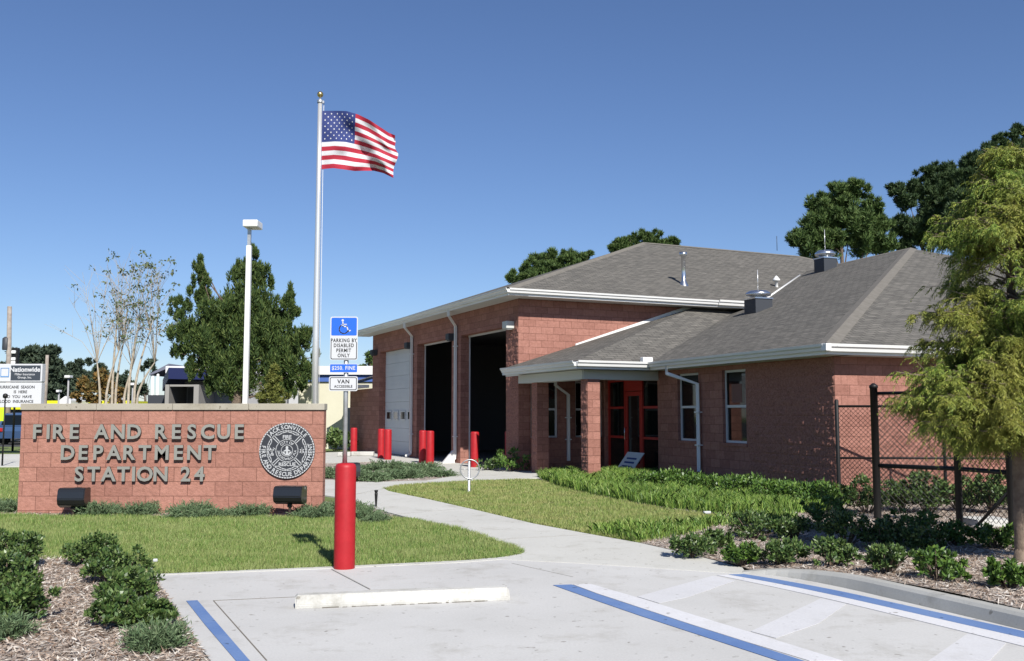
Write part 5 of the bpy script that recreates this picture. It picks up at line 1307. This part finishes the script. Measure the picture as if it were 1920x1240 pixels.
# ================================================================== BACKGROUND BUILDINGS AND SIGNS
# cream building with blue stripe
CY = 47.
cb = thing('cream_building', 'cream commercial building with a blue stripe behind the garage', 'building', at(640, 848, CY)); P0 = at(560, 700, CY); P1 = at(760, 700, CY)
zz = lambda py, Y: at(640, py, Y).z
q = MB(); q.obox(Vector((0, CY, 0)), ux, ny, P0.x, P1.x+6, -9, 0, 0, zz(716, CY)); q.build('wall', M_CREAM, cb)
q = MB(); q.obox(Vector((0, CY, 0)), ux, ny, P0.x, P1.x+6, -9, .1, zz(716, CY), zz(703, CY)); q.build('stripe', M_BLUEST, cb)
q = MB(); q.obox(Vector((0, CY, 0)), ux, ny, P0.x-.2, P1.x+6.2, -9, .25, zz(703, CY), zz(687, CY)); q.build('parapet', M_WHITE, cb)
e0, e1 = at(646, 768, CY-.6), at(674, 768, CY-.6); q = MB(); q.obox(Vector((0, CY-.6, 0)), ux, ny, e0.x, e1.x, -.55, 0, 0, e0.z); q.obox(Vector((0, CY-.6, 0)), ux, ny, e0.x-.04, e1.x+.04, -.58, .03, e0.z, e0.z+.08); tag(q.build('utility_cabinet', M_GREYW), 'grey utility enclosure against the cream building', 'cabinet')
q = MB(); c_ = G(680, 856); q.box((c_.x, c_.y, .11), (.9, .35, .16), bev=.03); c_ = G(646, 857); q.box((c_.x, c_.y, .11), (.5, .35, .16), bev=.03)
tag(q.build('concrete_block', M_STOP), 'pale concrete kerb blocks at the far lone bollard', 'kerb block')
# canopy building at left (navy fascia)
NY = 60.
nb = thing('canopy_building', 'low building with navy fascia and white roof behind the cedar', 'building', at(380, 760, NY).xyz*Vector((1, 1, 0)) if False else Vector((at(380, 760, NY).x, NY, 0)))
def X(px, Y=NY): return at(px, 700, Y).x
def Z(py, Y=NY): return at(400, py, Y).z
ON = Vector((0, NY, 0))
q = MB(); q.obox(ON, ux, ny, X(345), X(600), -14, -.2, 0, Z(712)); q.build('wall', M_GREYW, nb)
q = MB(); q.add([Vector((X(300), NY+.5, Z(733))), Vector((X(348), NY-3, Z(714))), Vector((X(348), NY-3, Z(694))), Vector((X(300), NY+.5, Z(712))),
                 Vector((X(450), NY-3, Z(716))), Vector((X(450), NY-3, Z(696))), Vector((X(450), NY+3, Z(716))), Vector((X(450), NY+3, Z(696))), Vector((X(348), NY+3, Z(694))), Vector((X(300), NY+3, Z(712))), Vector((X(300), NY+3, Z(733))), Vector((X(348), NY+3, Z(714)))],
                [(0, 1, 2, 3), (1, 4, 5, 2), (4, 6, 7, 5), (3, 2, 8, 9), (2, 5, 7, 8), (0, 3, 9, 10), (0, 10, 11, 1), (1, 11, 6, 4)]); q.build('fascia', M_NAVY, nb)
q = MB(); q.obox(ON, ux, ny, X(294), X(425), -14, -1.5, Z(698), Z(684.5)); q.obox(ON, ux, ny, X(425), X(600), -14, -.5, Z(712), Z(692)); q.build('roof', M_WHITE, nb)
q = MB(); q.obox(ON, ux, ny, X(342), X(349), -.2, 2.9, 0, Z(724)); q.obox(ON, ux, ny, X(393), X(402), -.2, 2.9, 0, Z(724)); q.obox(ON, ux, ny, X(349), X(393), 2.5, 2.8, Z(727.5), Z(724)); q.build('column', mat('grey_trim', (.3, .29, .27), .8), nb)
q = MB(); q.obox(ON, ux, ny, X(352), X(391), -.19, -.12, 0, Z(729)); q.build('door', M_IN, nb)
q = MB(); q.obox(ON, ux, ny, X(304), X(336), -.6, -.5, 0, Z(732)); q.build('glass_front', M_GLASS, nb)
q = MB()
for px in (306, 315, 324, 333): q.obox(ON, ux, ny, X(px), X(px+2), -.5, -.42, 0, Z(732))
q.build('glass_front_frame', M_WHITE, nb)
q = MB(); q.obox(ON, ux, ny, X(545), X(594), -.19, .4, 0, Z(700)); q.build('annex_wall', mat('pale_grey_wall', (.5, .5, .5), .8), nb)
cn = thing('open_canopy', 'thin grey sloping canopy on white posts left of the navy fascia', 'canopy', Vector((X(280), NY+2, 0)))
q = MB(); q.add([Vector((X(258), NY+2, Z(704, 62))), Vector((X(295), NY+2, Z(690, 62))), Vector((X(297), NY+6, Z(690, 62))), Vector((X(260), NY+6, Z(704, 62))), Vector((X(258), NY+2, Z(701, 62))), Vector((X(294), NY+2, Z(682, 62))), Vector((X(297), NY+6, Z(682, 62))), Vector((X(260), NY+6, Z(701, 62)))],
    [(3, 2, 1, 0), (4, 5, 6, 7), (0, 1, 5, 4), (1, 2, 6, 5), (2, 3, 7, 6), (3, 0, 4, 7)]); q.build('roof', mat('canopy_grey', (.16, .17, .22), .6), cn)
for px in (262, 272, 296): q = MB(); q.tube([Vector((X(px), NY+2.2, 0)), Vector((X(px), NY+2.2, Z(700, 62) if px < 290 else Z(694, 62)))], .09, 8); q.build('post', M_WHITE, cn)
q = MB(); q.obox(Vector((0, NY+2, 0)), ux, ny, X(256), X(302), -.3, 0, 0, Z(741, 62)); tag(q.build('low_grey_wall', M_DARKG), 'low dark grey wall under the open canopy', 'wall')
# yellow banded low building far left
YY = 72.; q = MB(); OY = Vector((0, YY, 0)); yb = thing('yellow_band_building', 'low far building with a bright yellow band at its eave', 'building', Vector((at(80, 750, YY).x, YY, 0)))
q.obox(OY, ux, ny, at(-120, 750, YY).x, at(238, 750, YY).x, -8, 0, at(80, 768, YY).z, at(80, 751.5, YY).z); q.build('yellow_band', M_YELLOW, yb)
q = MB(); q.obox(OY, ux, ny, at(-110, 750, YY).x, at(230, 750, YY).x, -7.8, -.6, 0, at(80, 768, YY).z); q.build('wall', M_DARKG, yb)
q = MB(); c_ = at(122, 748, 69.); q.add([(c_.x-.42, 69, 0), (c_.x+.42, 69, 0), (c_.x+.42, 72, 0), (c_.x-.42, 72, 0), (c_.x-.42, 69, c_.z-.1), (c_.x+.42, 69, c_.z-.1), (c_.x+.42, 71.9, c_.z-.1), (c_.x-.42, 71.9, c_.z-.1), (c_.x, 69, c_.z+.2), (c_.x, 71.9, c_.z+.2)],
    [(0, 1, 5, 8, 4), (2, 3, 7, 9, 6), (1, 2, 6, 5), (3, 0, 4, 7), (4, 8, 9, 7), (5, 6, 9, 8)]); tag(q.build('white_shed', M_WHITE), 'small white gabled shed beside a lamp, far left', 'shed')
# insurance sign
IY = 40.; OI = Vector((0, IY, 0))
isg = thing('insurance_sign', 'two part roadside insurance sign with black letter board at left edge', 'sign', Vector((at(30, 700, IY).x, IY, 0)))
xi = lambda px: at(px, 700, IY).x; zi = lambda py: at(30, py, IY).z
q = MB(); q.obox(OI, ux, ny, xi(-60), xi(79), -.3, 0, zi(716), zi(682.5), bev=.02); q.obox(OI, ux, ny, xi(-60), xi(79), -.3, 0, zi(764), zi(717.5), bev=.02); q.build('cabinet', M_SIGNW, isg)
q = MB(); q.obox(OI, ux, ny, xi(20.5), xi(76), .0, .012, zi(713.5), zi(685.5)); q.build('dark_panel', mat('panel_dark_grey', (.045, .055, .07), .5), isg)
q = MB()
put_text(q, 'Nationwide', Vector((xi(47), IY-.013, zi(693))), ux, UP, ny, .27, ext=.003, off=.008)
put_text(q, 'Miller Insurance', Vector((xi(47), IY-.013, zi(702))), ux, UP, ny, .13, ext=.003, off=.001); put_text(q, 'Group, Inc.', Vector((xi(47), IY-.013, zi(708.5))), ux, UP, ny, .13, ext=.003, off=.001)
q.build('lettering', M_SIGNW, isg)
q = MB(); 
for a0, a1, z0_, z1_ in ((1, 17, 691, 690), (1, 17, 707.5, 705.5), (1, 2.2, 705.5, 691), (15.8, 17, 705.5, 691)): q.obox(OI, ux, ny, xi(a0), xi(a1), .0, .012, zi(z0_), zi(z1_))
q.build('blue_square_logo', mat('logo_blue', (.10, .25, .5), .5), isg)
q = MB()
for tx, cx_, py_ in (('HURRICANE  SEASON', 32, 726), ('IS  HERE', 40, 735), ('DO  YOU  HAVE', 36, 744), ('FLOOD  INSURANCE', 32, 753)):
    put_text(q, tx, Vector((xi(cx_), IY-.002, zi(py_))), ux, UP, ny, .165, ext=.002, off=.003, narrow=.95)
q.build('message_lettering', M_SIGNK, isg)
for px in (-10, 60): q = MB(); q.tube([Vector((xi(px), IY+.15, 0)), Vector((xi(px), IY+.15, zi(764)))], .1, 8); q.build('post', M_DARKG, isg)
# poles
def pole(name, label, cat, px, pyt, Y, r, m, lean=0., extra=None):
    p = Vector((at(px, 700, Y).x, Y, 0)); t = thing(name, label, cat, p); top = Vector((p.x+lean, Y, at(px, pyt, Y).z)); q = MB(); q.tube([p, top], [r, r*.75], 10); q.build('pole', m, t); return t, p, top
t, p, top = pole('utility_pole', 'tall wooden utility pole with a transformer at the left edge', 'utility pole', 20, 575, 58., .17, M_POLE, -.25)
q = MB(); q.lathe(Vector((p.x-.35, 58, top.z-2.65)), [(.2, 0), (.22, .1), (.22, .7), (.1, .8)], 12); q.build('transformer', M_DARKG, t)
pole('utility_pole', 'shorter bare wooden pole just right of the insurance sign', 'utility pole', 86, 666, 55., .12, M_POLE, .04)
for px, pyt, Y, lab in ((129, 708, 62., 'small white topped lamp left of the bare stems'), (250, 722, 62., 'small white topped lamp right of the bare stems'), (112, 735, 66., 'tiny lamp post low behind the yellow band'), (231, 735, 70., 'tiny lamp post between the pale stems')):
    t, p, top = pole('lamp_post', lab, 'street lamp', px, pyt, Y, .07, M_GREYW); t['group'] = 'small lamp posts at far left'; wq = (5 if pyt < 730 else 2.5)*Y/F
    q = MB(); q.box(top+UP*.05, (wq*2, .5, .16), bev=.03); q.build('lamp_head', M_WHITE, t)
t, p, top = pole('traffic_signal', 'traffic signal heads with white lens seen over the insurance sign', 'traffic light', 30, 655, 44., .05, M_BLACKM)
q = MB(); q.box((p.x, 43.9, at(30, 668, 44).z), (.26, .2, .75), bev=.03); q.build('signal_head', M_BLACKM, t)
for py_ in (661, 674, 681): 
    q = MB(); q.box((p.x-.02, 43.75, at(30, py_, 44).z), (.2, .1, .15), bev=.04); q.build('visor', M_WHITE, t)
t, p, top = pole('slim_post', 'thin black post with a round top in front of the insurance sign', 'post', 12, 746, 31., .028, M_BLACKM)
q = MB(); q.lathe(top, [(.03, -.02), (.07, .0), (.08, .06), (.06, .12), (.01, .14)], 12); q.build('cap', M_BLACKM, t)
q = MB(); c_ = at(2, 778, 46.); q.box((c_.x-.25, 46, c_.z), (.8, .05, .6), bev=.01); t = thing('yellow_road_sign', 'bright yellow green road sign at the left edge', 'sign', Vector((c_.x, 46, 0))); q.build('plate', mat('lime_sign', (.55, .8, .03), .5), t); q = MB(); q.tube([Vector((c_.x-.2, 46.05, 0)), Vector((c_.x-.2, 46.05, c_.z))], .03, 6); q.build('post', M_GALV, t)
# cars on the road
def car(label, c, col, name, rz=math.pi/2):
    m = mat(name, col, .3, spec=.5, coat=.5); t = thing('parked_car', label, 'car', c, 'vehicles on the far road'); t['_org'] = (0, 0, 0); t.rotation_euler = (0, 0, rz)
    body = [(-2.2, .35), (-2.25, .75), (-2.15, 1.0), (-1.9, 1.05), (1.0, 1.08), (2.0, .95), (2.25, .75), (2.25, .35)]
    top = [(-2.1, 1.03), (-1.85, 1.68), (-1.5, 1.75), (.2, 1.75), (.55, 1.68), (1.15, 1.06)]
    def ext(mb, pr, w0, w1, zr=None):
        n = len(pr); V = [(x_, -(w0 if z_ < 1.3 else w1), z_) for x_, z_ in pr]+[(x_, (w0 if z_ < 1.3 else w1), z_) for x_, z_ in pr]
        mb.add(V, [list(range(n)), [n+k for k in range(n)][::-1]]+[[k, n+k, n+(k+1) % n, (k+1) % n][::1] for k in range(n)])
    q = MB(); ext(q, body, .92, .92); ext(q, top, .86, .70); bo = q.build('body', m, t)
    q = MB()
    for sg in (-1, 1):
        q.add([(-1.75, sg*.865, 1.12), (.75, sg*.865, 1.12), (.35, sg*.735, 1.62), (-1.6, sg*.735, 1.62)], [(0, 1, 2, 3) if sg < 0 else (3, 2, 1, 0)])
    q.add([(-2.11, -.7, 1.1), (-2.11, .7, 1.1), (-1.91, .62, 1.62), (-1.91, -.62, 1.62)], [(0, 3, 2, 1)]); q.add([(1.16, -.75, 1.1), (1.16, .75, 1.1), (.62, .62, 1.64), (.62, -.62, 1.64)], [(0, 1, 2, 3)])
    q.build('window', M_GLASS, t)
    for x_ in (-1.4, 1.4):
        for sg in (-1, 1):
            q = MB(); q.tube([Vector((x_, sg*.72, .34)), Vector((x_, sg*.94, .34))], .34, 18); w = q.build('wheel', M_BLACKM, t); w['_org'] = (0, 0, 0)
            q = MB(); q.tube([Vector((x_, sg*.941, .34)), Vector((x_, sg*.955, .34))], .2, 14); q.build('rim', M_GALV, w)
    for sg in (-1, 1):
        q = MB(); q.box((-2.27, sg*.68, .82), (.06, .3, .2), bev=.02); q.build('tail_light', mat('tail_red', (.4, .02, .02), .3), t)
        q = MB(); q.box((2.27, sg*.66, .76), (.06, .34, .16), bev=.02); q.build('headlight', M_SIGNW, t)
    return t
car('dark blue sport utility vehicle partly hidden by the lettered wall', Vector((at(28, 800, 53.).x, 55.0, .012)), (.04, .08, .17), 'dark_blue_paint', R(90))
car('pale yellow car cut by the left frame edge', Vector((at(-22, 800, 56.).x, 57.5, .012)), (.6, .5, .15), 'pale_yellow_paint', R(90))
# overhead cable
ca, cb2 = at(192, 572, 50.), at(-60, 560, 50.)
# litter
q = MB(); c_ = G(291, 1056, .03); q.box((c_.x, c_.y, .06), (.05, .035, .035), .4, bev=.012); tag(q.build('litter', M_SIGNW), 'scrap of white litter in the grass beside the left shrubs', 'litter')
q = MB(); c_ = G(1326, 972, .05); q.box((c_.x, c_.y, .14), (.12, .05, .04), .3, bev=.015); tag(q.build('litter', M_SIGNW), 'scrap of white litter in the strap leaves right of the lawn', 'litter')
for o in bpy.data.objects:
    if '_org' in o: del o['_org']
